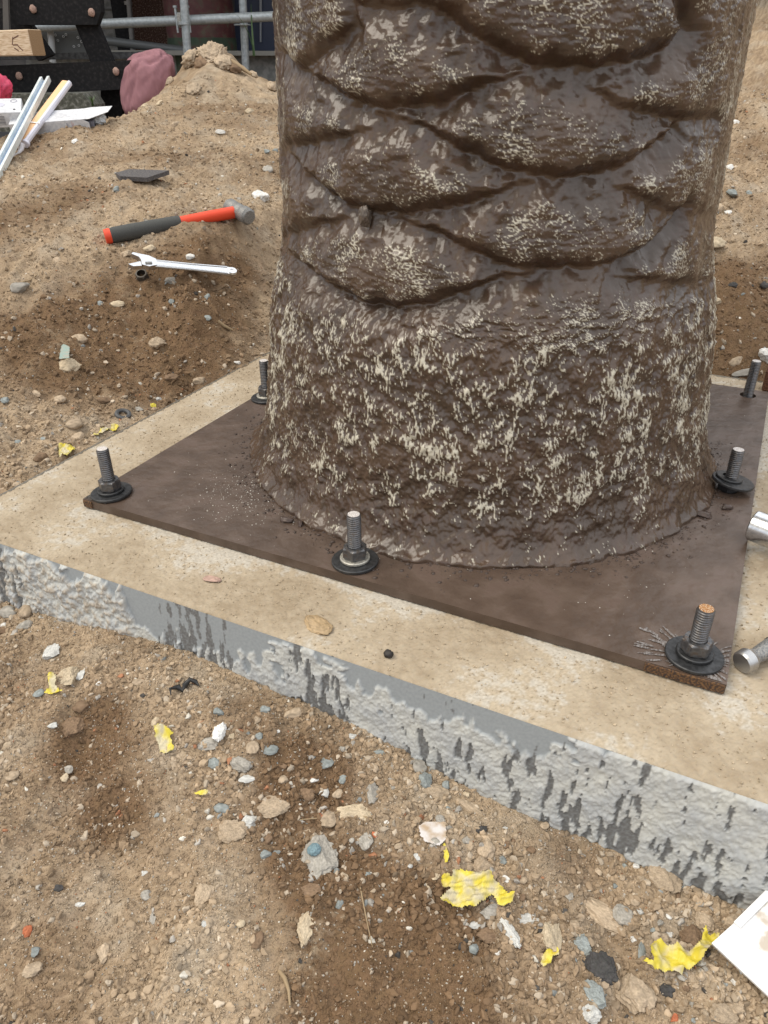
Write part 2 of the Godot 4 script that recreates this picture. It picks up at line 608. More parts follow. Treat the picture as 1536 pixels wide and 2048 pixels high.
# ---------------------------------------------------------------- concrete slab
func build_slab() -> void:
	var t := thing("foundation_slab", "square concrete foundation slab dusted with sand, rough mortar on its side", "foundation", Vector3(0, 0, 0))
	var na := noise(31, 5.0, 4)
	var nb := noise(32, 40.0, 3)
	var nc := noise(33, 150.0, 2)
	var nd := noise(34, 170.0, 3)
	var p := PackedVector3Array()
	var c := PackedColorArray()
	# finer where it is open to view, coarser under the plate
	for piece in [[SLAB_L, SLAB_R, 0.56, SLAB_F, 0.0021], [SLAB_L, -0.56, SLAB_B, 0.56, 0.0028], [-0.56, SLAB_R, SLAB_B, -0.56, 0.006], [0.56, SLAB_R, -0.56, 0.56, 0.003], [-0.56, 0.56, -0.56, 0.56, 0.05]]:
		var nx := int((piece[1] - piece[0]) / piece[4]) + 2
		var nz := int((piece[3] - piece[2]) / piece[4]) + 2
		p.resize(nx * nz)
		c.resize(nx * nz)
		for j in nz:
			for i in nx:
				var x := lerpf(piece[0], piece[1], float(i) / (nx - 1))
				var z := lerpf(piece[2], piece[3], float(j) / (nz - 1))
				var e := minf(minf(x - SLAB_L, SLAB_R - x), minf(z - SLAB_B, SLAB_F - z))
				var b0 := nb.get_noise_2d(x, z)
				var y := SLAB_Y - 0.0008 + b0 * 0.0013 + nc.get_noise_2d(x, z) * 0.0011
				if e < 0.012:
					y -= (0.012 - e) * 0.35 * (0.7 + nb.get_noise_2d(x * 2.0, z * 2.0))
				p[j * nx + i] = Vector3(x, y, z)
				var a := na.get_noise_2d(x, z)
				var b := nb.get_noise_2d(x + 7.0, z)
				var s := nd.get_noise_2d(x, z + 3.0)
				# bare pale concrete shows in patches and along the plate, sand covers the rest
				var near := maxf(absf(x), absf(z)) - 0.585
				var bare := smoothstep(0.10, 0.60, a * 0.8 + b * 0.6 + s * 0.25 + 0.42 * exp(-maxf(near, 0.0) / 0.02) - 0.05)
				var sand := Color(0.40, 0.335, 0.248).lerp(Color(0.29, 0.23, 0.16), clampf(0.3 - a * 0.9 + b * 0.5 + s * 0.5, 0.0, 1.0))
				var cc := sand.lerp(Color(0.46, 0.43, 0.375), bare * 0.75)
				var g := 1.0 + s * 0.26
				c[j * nx + i] = Color(cc.r * g, cc.g * g, cc.b * g)
		part(t, "slab_top", grid_mesh(p, c, nx, nz), vmat(0.92, 0.3))
	# front face with thrown mortar
	var sx := 760
	var sy := 130
	p.resize(sx * sy)
	c.resize(sx * sy)
	var n1 := noise(35, 14.0, 4)
	var n2 := noise(36, 55.0, 4)
	var n3 := noise(37, 20.0, 3)
	var n5 := noise(39, 26.0, 4)
	var n4 := noise(38, 150.0, 2)
	for j in sy:
		for i in sx:
			var x := lerpf(SLAB_L, SLAB_R, float(i) / (sx - 1))
			var v := float(j) / (sy - 1)
			var depth := v * 0.28
			var a := n1.get_noise_2d(x, depth)
			var b := n2.get_noise_2d(x, depth)
			# streaky, stretched downwards
			var w := n3.get_noise_2d(x * 1.7, depth * 0.55)
			var s := n4.get_noise_2d(x, depth)
			var top := 0.0        # how far down the smooth painted band reaches
			var xw := x + n1.get_noise_2d(x * 0.6, depth * 2.0 + 4.0) * 0.07
			top = lerpf(0.006, lerpf(0.09, 0.055, clampf((xw + 0.32) / 0.32, 0.0, 1.0)), smoothstep(-0.335, -0.315, x))
			top = lerpf(top, 0.004, smoothstep(-0.03, 0.0, xw))
			top = lerpf(top, 0.042, smoothstep(0.06, 0.09, xw))
			top = lerpf(top, -0.03, smoothstep(0.36, 0.48, xw))
			top += w * 0.03 + a * 0.045
			var rough := smoothstep(top - 0.004, top + 0.008, depth)
			# scraped bare smears low down
			var low := lerpf(0.12, 0.155, clampf((x + 0.3) * 1.2, 0.0, 1.0))
			var smear := n5.get_noise_2d(x * 2.1, depth * 0.5) + n1.get_noise_2d(x * 0.45, 9.0) * 0.8
			var bare := smoothstep(0.06, 0.14, smear * 1.0 + w * 0.4 + b * 0.22 + (depth - low) * 3.2) * (1.0 if x > -0.32 else smoothstep(-0.5, -0.62, x))
			rough *= 1.0 - bare * 0.8
			var amp := 0.010 if x < -0.32 else 0.0034
			var out := rough * (0.0015 + amp * (0.5 + 0.6 * a + 0.55 * b) + s * 0.0010)
			out *= smoothstep(0.0, 0.006, depth)
			p[j * sx + i] = Vector3(x, SLAB_Y - 0.002 - depth, SLAB_F + out)
			var paint := Color(0.31, 0.335, 0.35)
			var mortar := Color(0.52, 0.525, 0.495).lerp(Color(0.41, 0.425, 0.43), clampf(0.5 + a, 0.0, 1.0))
			if x < -0.32:
				mortar = mortar.lerp(Color(0.36, 0.29, 0.21), clampf(b * 1.6 + 0.1, 0.0, 0.7))
			var dark := Color(0.115, 0.11, 0.105)
			var col := paint.lerp(mortar, rough)
			col = col.lerp(dark.lerp(paint, clampf(0.3 + s, 0.0, 1.0) * 0.4), bare * 0.85)
			var g := 1.0 + s * 0.12
			c[j * sx + i] = Color(col.r * g, col.g * g, col.b * g)
	part(t, "mortar_coat", grid_mesh(p, c, sx, sy), vmat(0.8, 0.35))
	# the three other sides
	var st := begin()
	var lo := -0.30
	var mid := Vector3(0, -0.15, 0)
	quad(st, Vector3(SLAB_L, SLAB_Y, SLAB_B), Vector3(SLAB_L, SLAB_Y, SLAB_F), Vector3(SLAB_L, lo, SLAB_F), Vector3(SLAB_L, lo, SLAB_B), mid)
	quad(st, Vector3(SLAB_R, SLAB_Y, SLAB_B), Vector3(SLAB_R, SLAB_Y, SLAB_F), Vector3(SLAB_R, lo, SLAB_F), Vector3(SLAB_R, lo, SLAB_B), mid)
	quad(st, Vector3(SLAB_L, SLAB_Y, SLAB_B), Vector3(SLAB_R, SLAB_Y, SLAB_B), Vector3(SLAB_R, lo, SLAB_B), Vector3(SLAB_L, lo, SLAB_B), mid)
	quad(st, Vector3(SLAB_L, lo, SLAB_B), Vector3(SLAB_R, lo, SLAB_B), Vector3(SLAB_R, lo, SLAB_F), Vector3(SLAB_L, lo, SLAB_F), mid)
	part(t, "slab_body", st.commit(), mat(Color(0.38, 0.36, 0.32), 0.9))

# ---------------------------------------------------------------- steel plate
const PLATE := 0.582
const BOLT := 0.54

func build_plate() -> void:
	var t := thing("base_plate", "square steel base plate painted chocolate brown, lying on the slab", "steel plate")
	var csg := CSGCombiner3D.new()
	csg.name = "plate"
	var b := CSGBox3D.new()
	b.name = "sheet"
	b.size = Vector3(PLATE * 2, 0.0165, PLATE * 2)
	b.position = Vector3(0.005, -0.00825, -0.003)
	csg.add_child(b)
	for q in [[-1, 1], [0, 1], [1, 1], [1, 0], [1, -1], [-1, 0]]:
		var h := CSGCylinder3D.new()
		h.name = "hole"
		h.radius = 0.019
		h.height = 0.05
		h.sides = 24
		h.operation = CSGShape3D.OPERATION_SUBTRACTION
		h.position = Vector3(q[0] * BOLT, 0, q[1] * BOLT)
		csg.add_child(h, true)
	csg.material_override = noise_mat(41, 0.012, [[0.3, Color(0.070, 0.046, 0.033)], [0.5, Color(0.082, 0.055, 0.040)], [0.72, Color(0.100, 0.070, 0.053)]], 1.6, 0.46, 0.0, 1.2)
	t.add_child(csg)

# ---------------------------------------------------------------- sculpted trunk
const TRUNK_C := Vector3(0.02, 0, 0.0)
const TA0 := -1.34        # radians of the finely shaped part
const TA1 := 2.02
const TY1 := 0.96
const LNX := 300
const LNY := 200
var lobe_h := PackedFloat32Array()

func trunk_uv(zx: float, zy: float) -> Vector2:      # traced point of the trunk to (arc in m at 0.42, height)
	var px := zx / 1.6 + 540.0
	var py := zy / 1.6
	var d := ray(px, py)
	var dh := Vector2(d.x, d.z)
	var oh := Vector2(cam_pos.x - TRUNK_C.x, cam_pos.z - TRUNK_C.z)
	var a := dh.dot(dh)
	var b := oh.dot(dh)
	var cc := oh.dot(oh) - 0.39 * 0.39
	var disc := maxf(b * b - a * cc, 0.0)
	var t := (-b - sqrt(disc)) / a
	var q := cam_pos + d * t
	return Vector2(atan2(q.x - TRUNK_C.x, q.z - TRUNK_C.z) * 0.42, q.y)

func setup_lobes() -> void:
	# grooves traced on the trunk: depth, then points
	var traced := [
		[1.0, 20, 165, 60, 212, 110, 243, 160, 278, 220, 318, 290, 343, 380, 353, 480, 343, 580, 318, 680, 283, 770, 252, 850, 232],
		[0.8, 90, 220, 150, 172, 205, 122, 246, 78, 238, 40, 236, -60],
		[0.7, 250, 16, 330, 26, 460, 20, 560, 42],
		[1.0, 540, 40, 620, 105, 700, 150, 790, 193, 880, 214, 960, 221, 1060, 219, 1160, 204, 1250, 178, 1330, 138, 1362, 95, 1352, -60],
		[1.0, 230, 338, 300, 362, 380, 378, 450, 402, 520, 440, 600, 485, 680, 517, 760, 546, 840, 565, 940, 574, 1040, 569, 1120, 549, 1200, 509, 1270, 459, 1330, 412],
		[0.8, 40, 472, 120, 464, 200, 445, 280, 425, 340, 400],
		[0.75, 960, 250, 1010, 272, 1080, 315, 1150, 347, 1230, 372, 1320, 387, 1440, 380],
		[1.0, 40, 478, 80, 532, 130, 590, 190, 640, 260, 674, 340, 690, 440, 690, 540, 680, 640, 658, 720, 630, 800, 600, 850, 585],
		[1.0, 330, 698, 420, 715, 500, 740, 570, 775, 650, 810, 720, 840, 800, 860, 900, 868, 1000, 867, 1100, 849, 1190, 814, 1260, 768, 1315, 708, 1340, 660],
		[0.7, 1040, 585, 1130, 610, 1210, 645, 1280, 680, 1350, 690, 1440, 690],
		[0.8, 30, 762, 110, 737, 180, 716, 250, 698],
		[1.0, 30, 780, 90, 832, 150, 882, 230, 937, 320, 972, 420, 984, 520, 973, 600, 948, 680, 920, 760, 890, 840, 876],
		[0.7, 1080, 888, 1180, 904, 1290, 910, 1440, 900],
		[0.35, 570, 374, 680, 346, 760, 312, 840, 282],
		[0.4, 590, 702, 690, 656, 780, 620, 850, 604],
		[0.3, 260, 92, 330, 84, 410, 92, 500, 116, 600, 160, 700, 205],
		[0.3, 350, 428, 440, 440, 520, 478, 600, 520, 700, 560],
		[0.25, 340, 742, 430, 760, 520, 800, 610, 845],
		[0.35, -100, 330, 0, 330, 30, 300],
		[0.35, -100, 640, 0, 640, 40, 600],
	]
	var lines := []
	var boxes := []
	for tr in traced:
		var line := PackedVector2Array()
		for k in range(1, tr.size(), 2):
			line.append(trunk_uv(tr[k], tr[k + 1]))
		lines.append(line)
		var r := Rect2(line[0], Vector2.ZERO)
		for q in line:
			r = r.expand(q)
		boxes.append(r.grow(0.085))
	lobe_h.resize(LNX * LNY)
	var wob := noise(49, 16.0, 3)
	for j in LNY:
		for i in LNX:
			var q := Vector2(lerpf(TA0, TA1, float(i) / (LNX - 1)) * 0.42, TY1 * j / (LNY - 1))
			var wn := wob.get_noise_2d(q.x, q.y)
			var deep := 0.0
			for k in lines.size():
				if not boxes[k].has_point(q):
					continue
				var line: PackedVector2Array = lines[k]
				var best := 9.0
				var side := 0.0
				for e in line.size() - 1:
					var c := Geometry2D.get_closest_point_to_segment(q, line[e], line[e + 1])
					var dv := q - c
					var dl := dv.length()
					if dl < best:
						best = dl
						side = dv.y / maxf(dl, 1e-5)
				# the scale above hangs over steeply, the one below climbs gently
				var width := lerpf(0.031, 0.012, smoothstep(-0.7, 0.7, side)) * (1.0 + 0.5 * wn)
				deep = maxf(deep, traced[k][0] * (1.0 + 0.3 * wn) * exp(-pow(best / width, 1.6)))
			lobe_h[j * LNX + i] = 1.0 - minf(deep, 1.15)

func lobe_at(ang: float, y: float) -> float:
	var u := clampf((ang - TA0) / (TA1 - TA0), 0.0, 0.9999) * (LNX - 1)
	var v := clampf(y / TY1, 0.0, 0.9999) * (LNY - 1)
	var i := int(u)
	var j := int(v)
	u -= i
	v -= j
	var k := j * LNX + i
	return lerpf(lerpf(lobe_h[k], lobe_h[k + 1], u), lerpf(lobe_h[k + LNX], lobe_h[k + LNX + 1], u), v)

func trunk_core(y: float) -> float:        # outer radius at a height, read from the outline
	var table := [[0.0, 0.470], [0.1, 0.455], [0.2, 0.443], [0.3, 0.430], [0.36, 0.419], [0.40, 0.409], [0.44, 0.401], [0.5, 0.396], [0.6, 0.392], [0.8, 0.388], [1.2, 0.386]]
	for k in table.size() - 1:
		if y <= table[k + 1][0]:
			return lerpf(table[k][1], table[k + 1][1], (y - table[k][0]) / (table[k + 1][0] - table[k][0]))
	return 0.386

func build_trunk() -> void:
	setup_lobes()
	print("lobes ", Time.get_ticks_msec())
	var t := thing("sculpted_trunk", "thick sculpted tree trunk coated in glossy brown paint with cream patches", "tree trunk", TRUNK_C)
	var nx := 960
	var ny := 670
	var p := PackedVector3Array()
	var c := PackedColorArray()
	p.resize(nx * ny)
	c.resize(nx * ny)
	var big := noise(51, 9.0, 3)
	var bump := noise(52, 34.0, 3)
	var fine := noise(53, 130.0, 3)
	var wrinkle := noise(54, 60.0, 3)
	var strand := noise(55, 80.0, 3, true)
	var lace := noise(58, 220.0, 2)
	var cover := noise(56, 11.0, 3)
	var rim := noise(57, 14.0, 4)
	var brown := Color(0.076, 0.048, 0.032)
	var brown2 := Color(0.055, 0.036, 0.026)
	var cream := Color(0.44, 0.41, 0.33)
	for j in ny:
		var y0 := TY1 * j / (ny - 1)
		var core := trunk_core(y0)
		for i in nx:
			var ang := lerpf(TA0, TA1, float(i) / (nx - 1))
			var s := ang * 0.42
			# warp the traced outline a little so that no edge is too clean
			var wy := y0 + big.get_noise_2d(s * 2.0, y0 * 2.0) * 0.004
			var h := lobe_at(ang, wy)
			var lower := 1.0 - smoothstep(0.36, 0.44, y0 + 0.02 * sin(s * 6.0))
			var r := core - lerpf(0.026, 0.0115, smoothstep(0.30, 0.52, absf(s - 0.14))) * (1.0 - h)
			var b := big.get_noise_2d(s, y0)
			var bb := bump.get_noise_2d(s, y0 * lerpf(1.0, 0.8, lower))
			var side := smoothstep(0.28, 0.5, absf(s - 0.16))
			var st1 := lerpf(lerpf(0.8, 1.35, lower), 1.9, side)
			var st2 := lerpf(lerpf(1.5, 0.46, lower), 0.35, side)
			var f := fine.get_noise_2d(s * st1, y0 * st2)
			var wr := wrinkle.get_noise_2d(s * 0.5, y0 * 1.6)
			var foot := exp(-maxf(y0 - 0.004, 0.0) / 0.016)
			var calm := 1.0 - 0.92 * foot
			r += b * 0.004 + (bb * lerpf(0.0010, 0.0058, lower) * (0.4 + 0.6 * h) + f * lerpf(0.0003, 0.0006, lower)) * calm
			r += wr * lerpf(0.0015, 0.0006, lower) * h * calm
			# crust spreading over the plate
			var rm := rim.get_noise_2d(s, y0 * 1.5) * 0.6 + rim.get_noise_2d(s * 0.35, 3.0)
			r += foot * (0.022 + 0.014 * rm)
			if y0 < 0.09:
				r += 0.006 * smoothstep(0.09, 0.05, y0 + rm * 0.03)
			p[j * nx + i] = Vector3(sin(ang) * r, y0 + 0.0005 + foot * 0.0045 * maxf(bump.get_noise_2d(s * 1.3, r * 1.3) + 0.35, 0.0) * smoothstep(0.0, 0.006, y0), cos(ang) * r)
			# cream coat left where the brown was brushed over the raised grain
			var k := strand.get_noise_2d(s * st1, y0 * st2)
			var dens := cover.get_noise_2d(s, y0 * 0.8)
			var bias := lerpf(-0.40, -0.45, lower)
			bias -= (1.0 - smoothstep(0.35, 0.85, h)) * 0.55
			bias -= smoothstep(0.11, 0.03, y0) * 0.35
			var lc := lace.get_noise_2d(s * st1, y0 * st2)
			var q := k * 0.68 + lc * 0.16 + f * 0.24 + bb * lerpf(0.18, 0.52, lower) + dens * 0.42 + bias
			var cr := smoothstep(-0.02, lerpf(0.26, 0.09, lower), q)
			var col := brown.lerp(brown2, clampf(0.5 - b * 1.5, 0.0, 1.0)).lerp(cream, cr)
			c[j * nx + i] = col
			if cr > 0.0:
				p[j * nx + i] += Vector3(sin(ang), 0, cos(ang)) * cr * 0.0004
	var m := vmat(0.28, 0.5)
	part(t, "trunk_face", grid_mesh(p, c, nx, ny, true), m)
	# the far side, coarser
	var bx := 130
	var by := 90
	p.resize(bx * by)
	c.resize(bx * by)
	for j in by:
		var y0 := TY1 * j / (by - 1)
		for i in bx:
			var ang := lerpf(TA1, TA0 + TAU, float(i) / (bx - 1))
			var e := minf(float(i), float(bx - 1 - i)) / 6.0
			var r := trunk_core(y0) - 0.012 * minf(e, 1.0) + big.get_noise_2d(ang * 0.42, y0) * 0.006 * minf(e, 1.0)
			r += exp(-maxf(y0 - 0.004, 0.0) / 0.016) * 0.02
			if i == 0 or i == bx - 1:
				r -= 0.01
			p[j * bx + i] = Vector3(sin(ang) * r, y0 + 0.0005, cos(ang) * r)
			c[j * bx + i] = brown
	part(t, "trunk_back", grid_mesh(p, c, bx, by, true), m)
	# the trunk goes on above the picture
	var ux := 160
	var uy := 70
	p.resize(ux * uy)
	c.resize(ux * uy)
	for j in uy:
		var y0 := lerpf(TY1 - 0.01, 2.6, float(j) / (uy - 1))
		for i in ux:
			var ang := TAU * i / (ux - 1)
			var r := 0.384 + 0.01 * sin(ang * 5.0 + y0 * 14.0) * sin(ang * 5.0 - y0 * 14.0)
			p[j * ux + i] = Vector3(sin(ang) * r, y0, cos(ang) * r)
			c[j * ux + i] = brown
	part(t, "upper_trunk", grid_mesh(p, c, ux, uy, true), m)

# ---------------------------------------------------------------- anchor bolts
var m_steel: StandardMaterial3D
var m_black: StandardMaterial3D

func thread_rod(length: float, rad: float, pitch: float) -> ArrayMesh:
	var seg := 28
	var per := 4
	var rows := int(length / pitch * per)
	var p := PackedVector3Array()
	for j in rows + 1:
		for i in seg + 1:
			var a := TAU * i / seg
			var y := length * j / rows
			var ph := fposmod(y / pitch - float(i) / seg, 1.0)
			var r := rad - absf(ph - 0.5) * 2.0 * 0.0027
			var e := minf(length - y, 0.004)
			r = minf(r, rad - 0.0024 + e * 0.7)
			p.append(Vector3(sin(a) * r, y, cos(a) * r))
	return grid_mesh(p, PackedColorArray(), seg + 1, rows + 1, true)

func nut_mesh(af: float, hgt: float) -> ArrayMesh:
	var st := begin()
	var seg := 72
	var ys := [0.0, 0.12, 0.3, 0.7, 0.88, 1.0, 1.0]
	var rows := []
	for k in ys.size():
		var row := []
		for i in seg:
			var a := TAU * i / seg
			var rh := af * 0.5 / cos(fposmod(a, PI / 3.0) - PI / 6.0)
			var e := minf(ys[k], 1.0 - ys[k]) * hgt
			var rc := af * 0.5 * 0.975 + e * 1.9
			var r := minf(rh, rc)
			if k == ys.size() - 1:
				r = 0.0125
			row.append(Vector3(sin(a) * r, ys[k] * hgt, cos(a) * r))
		rows.append(row)
	for k in rows.size() - 1:
		for i in seg:
			quad(st, rows[k][i], rows[k][(i + 1) % seg], rows[k + 1][(i + 1) % seg], rows[k + 1][i], Vector3(0, hgt * 0.5, 0))
	return st.commit()

func washer_mesh(ri: float, ro: float, th: float) -> ArrayMesh:
	var b := minf(th * 0.25, 0.0012)
	return lathe([Vector2(ri, 0), Vector2(ro - b, 0), Vector2(ro, b), Vector2(ro, th - b), Vector2(ro - b, th), Vector2(ri, th), Vector2(ri, 0)], 48)

func build_bolts() -> void:
	m_steel = noise_mat(61, 0.02, [[0.3, Color(0.10, 0.10, 0.105)], [0.6, Color(0.17, 0.17, 0.175)], [0.8, Color(0.14, 0.11, 0.09)]], 9.0, 0.42, 0.75)
	m_black = noise_mat(62, 0.02, [[0.3, Color(0.035, 0.036, 0.038)], [0.7, Color(0.06, 0.062, 0.065)]], 9.0, 0.45, 0.6)
	var galv := noise_mat(63, 0.03, [[0.3, Color(0.30, 0.29, 0.26)], [0.7, Color(0.5, 0.48, 0.42)]], 12.0, 0.5, 0.6)
	var rust := noise_mat(64, 0.03, [[0.3, Color(0.20, 0.075, 0.02)], [0.55, Color(0.42, 0.20, 0.06)], [0.75, Color(0.55, 0.48, 0.40)]], 30.0, 0.8, 0.1)
	var tip := noise_mat(65, 0.03, [[0.3, Color(0.35, 0.30, 0.27)], [0.6, Color(0.72, 0.70, 0.68)]], 30.0, 0.6, 0.2)
	# column, row, tip height, nut, small washer, big washer, lean
	var specs := [
		[-1, 1, 0.098, true, "anchor bolt with stacked washers on the unpainted plate corner", 0.0, m_black, tip],
		[0, 1, 0.094, true, "anchor bolt with galvanised small washer, midway along the front plate edge", 0.35, galv, tip],
		[1, 1, 0.086, true, "rusty tipped anchor bolt with wide washers on the rust edged plate corner", 0.8, m_black, rust],
		[1, 0, 0.086, false, "anchor bolt without a nut, its loose black washer propped askew", 0.2, m_black, tip],
		[1, -1, 0.089, false, "bare threaded anchor rod without nut or washer beside a rusty steel block", 0.1, m_black, tip],
		[-1, 0, 0.100, true, "anchor bolt half hidden behind the trunk foot, paint on its washer", 0.5, galv, tip]]
	for s in specs:
		var o := thing("anchor_bolt", s[4], "anchor bolt", Vector3(s[0] * BOLT, 0, s[1] * BOLT), "anchor bolts around the base plate")
		var rod := part(o, "threaded_rod", thread_rod(s[2] + 0.016, 0.0124, 0.0040), m_steel, Vector3(0, -0.016, 0))
		part(rod, "rod_tip", lathe([Vector2(0.0100, 0), Vector2(0.0098, 0.0008), Vector2(0.0, 0.001)], 24), s[7], Vector3(0, s[2] + 0.0155, 0))
		if s[3]:
			var tilt := Basis(Vector3(0.3, 0, 1).normalized(), 0.02 * (1 - s[0]))
			part(o, "large_washer", washer_mesh(0.0126, 0.0395, 0.006), m_black, Vector3(0, 0.0006, 0), tilt)
			part(o, "small_washer", washer_mesh(0.0126, 0.0252, 0.0055), s[6], Vector3(0, 0.0068, 0), tilt)
			part(o, "hex_nut", nut_mesh(0.037, 0.0205), m_steel, Vector3(0, 0.0125, 0), Basis(Vector3.UP, s[5]))
		elif s[1] == 0:
			var tilt := Basis(Vector3(0.6, 0, 1).normalized(), -0.16)
			part(o, "packing_nut", nut_mesh(0.036, 0.012), m_black, Vector3(-0.002, 0.0002, 0.0))
			part(o, "large_washer", washer_mesh(0.0135, 0.0395, 0.006), m_black, Vector3(0.004, 0.0165, 0.002), tilt)
			part(o, "small_washer", washer_mesh(0.0132, 0.0252, 0.0045), m_black, Vector3(-0.004, 0.0235, 0), tilt)

# ---------------------------------------------------------------- gravel
func icosphere(sub: int) -> Array:
	var t := (1.0 + sqrt(5.0)) / 2.0
	var v := [Vector3(-1, t, 0), Vector3(1, t, 0), Vector3(-1, -t, 0), Vector3(1, -t, 0), Vector3(0, -1, t), Vector3(0, 1, t), Vector3(0, -1, -t), Vector3(0, 1, -t), Vector3(t, 0, -1), Vector3(t, 0, 1), Vector3(-t, 0, -1), Vector3(-t, 0, 1)]
	for i in v.size():
		v[i] = v[i].normalized()
	var f := [0, 11, 5, 0, 5, 1, 0, 1, 7, 0, 7, 10, 0, 10, 11, 1, 5, 9, 5, 11, 4, 11, 10, 2, 10, 7, 6, 7, 1, 8, 3, 9, 4, 3, 4, 2, 3, 2, 6, 3, 6, 8, 3, 8, 9, 4, 9, 5, 2, 4, 11, 6, 2, 10, 8, 6, 7, 9, 8, 1]
	for s in sub:
		var mids := {}
		var g := []
		for k in range(0, f.size(), 3):
			var m := []
			for e in 3:
				var a: int = f[k + e]
				var b: int = f[k + (e + 1) % 3]
				var key := mini(a, b) * 100000 + maxi(a, b)
				if not mids.has(key):
					mids[key] = v.size()
					v.append(((v[a] + v[b]) * 0.5).normalized())
				m.append(mids[key])
			g.append_array([f[k], m[0], m[2], f[k + 1], m[1], m[0], f[k + 2], m[2], m[1], m[0], m[1], m[2]])
		f = g
	return [v, f]

var ico := {}

# a stone: a ball cut by random planes, with a rough skin
func stone_mesh(sd: int, sub: int, cuts: int, size: Vector3, rough: float, col: Color, round_it := 0.0) -> ArrayMesh:
	if not ico.has(sub):
		ico[sub] = icosphere(sub)
	var rng := RandomNumberGenerator.new()
	rng.seed = sd
	var v: Array = ico[sub][0]
	var f: Array = ico[sub][1]
	var planes := []
	for k in cuts:
		planes.append([Vector3(rng.randfn(), rng.randfn(), rng.randfn()).normalized(), rng.randf_range(0.48, 0.85) + round_it])
	var n := noise(sd, 1.7, 3)
	var n2 := noise(sd + 1, 6.0, 3)
	var n3 := noise(sd + 2, 22.0, 2)
	var p := PackedVector3Array()
	var c := PackedColorArray()
	for q in v:
		var w: Vector3 = q
		for pl in planes:
			var e: float = w.dot(pl[0]) - pl[1]
			if e > 0.0:
				w -= pl[0] * e
		w *= 1.0 + n.get_noise_3dv(q) * 0.22 + n2.get_noise_3dv(q) * rough
		p.append(w * size)
		var g := 1.0 + n2.get_noise_3dv(q * 1.3) * 0.45 + n.get_noise_3dv(q * 0.7) * 0.25 + n3.get_noise_3dv(q) * 0.3
		c.append(Color(col.r * g, col.g * g, col.b * g))
	var nr := PackedVector3Array()
	nr.resize(p.size())
	var idx := PackedInt32Array(f)
	for k in range(0, f.size(), 3):
		var a := p[f[k]]
		var fn := (p[f[k + 1]] - a).cross(p[f[k + 2]] - a)
		if fn.dot(a) < 0.0:
			fn = -fn
			var s := idx[k + 1]
			idx[k + 1] = idx[k + 2]
			idx[k + 2] = s
		for e in 3:
			nr[f[k + e]] += fn
	for k in range(0, idx.size(), 3):
		var s := idx[k + 1]
		idx[k + 1] = idx[k + 2]
		idx[k + 2] = s
	for k in nr.size():
		nr[k] = nr[k].normalized()
	var arr := []
	arr.resize(Mesh.ARRAY_MAX)
	arr[Mesh.ARRAY_VERTEX] = p
	arr[Mesh.ARRAY_NORMAL] = nr
	arr[Mesh.ARRAY_COLOR] = c
	arr[Mesh.ARRAY_INDEX] = idx
	var m := ArrayMesh.new()
	m.add_surface_from_arrays(Mesh.PRIMITIVE_TRIANGLES, arr)
	return m

func faceted(m: ArrayMesh) -> ArrayMesh:
	var st := SurfaceTool.new()
	st.create_from(m, 0)
	st.deindex()
	var a := st.commit_to_arrays()
	var p: PackedVector3Array = a[Mesh.ARRAY_VERTEX]
	var old: PackedVector3Array = a[Mesh.ARRAY_NORMAL]
	var n := PackedVector3Array()
	for k in range(0, p.size(), 3):
		var f := (p[k + 2] - p[k]).cross(p[k + 1] - p[k]).normalized()
		for e in 3:
			n.append((f * 0.7 + old[k + e] * 0.3).normalized())
	a[Mesh.ARRAY_NORMAL] = n
	var r := ArrayMesh.new()
	r.add_surface_from_arrays(Mesh.PRIMITIVE_TRIANGLES, a)
	return r

func grain_colour(rng: RandomNumberGenerator, x: float, z: float) -> Color:
	var c := soil_colour(x, z)
	var k := rng.randf()
	var g := rng.randf_range(0.8, 1.25)
	if k < 0.86:
		c = Color(c.r * g, c.g * g, c.b * g)
	elif k < 0.955:
		c = c.lerp(Color(0.50, 0.43, 0.34), 0.7) * g
	elif k < 0.978:
		c = Color(0.36, 0.335, 0.30) * g
	elif k < 0.985:
		c = Color(0.60, 0.57, 0.50) * g
	elif k < 0.990:
		c = Color(0.24, 0.255, 0.25) * g
	elif k < 0.996:
		c = Color(0.33, 0.16, 0.09) * g
	else:
		c = Color(0.07, 0.065, 0.06) * g
	c.a = 1.0
	return c

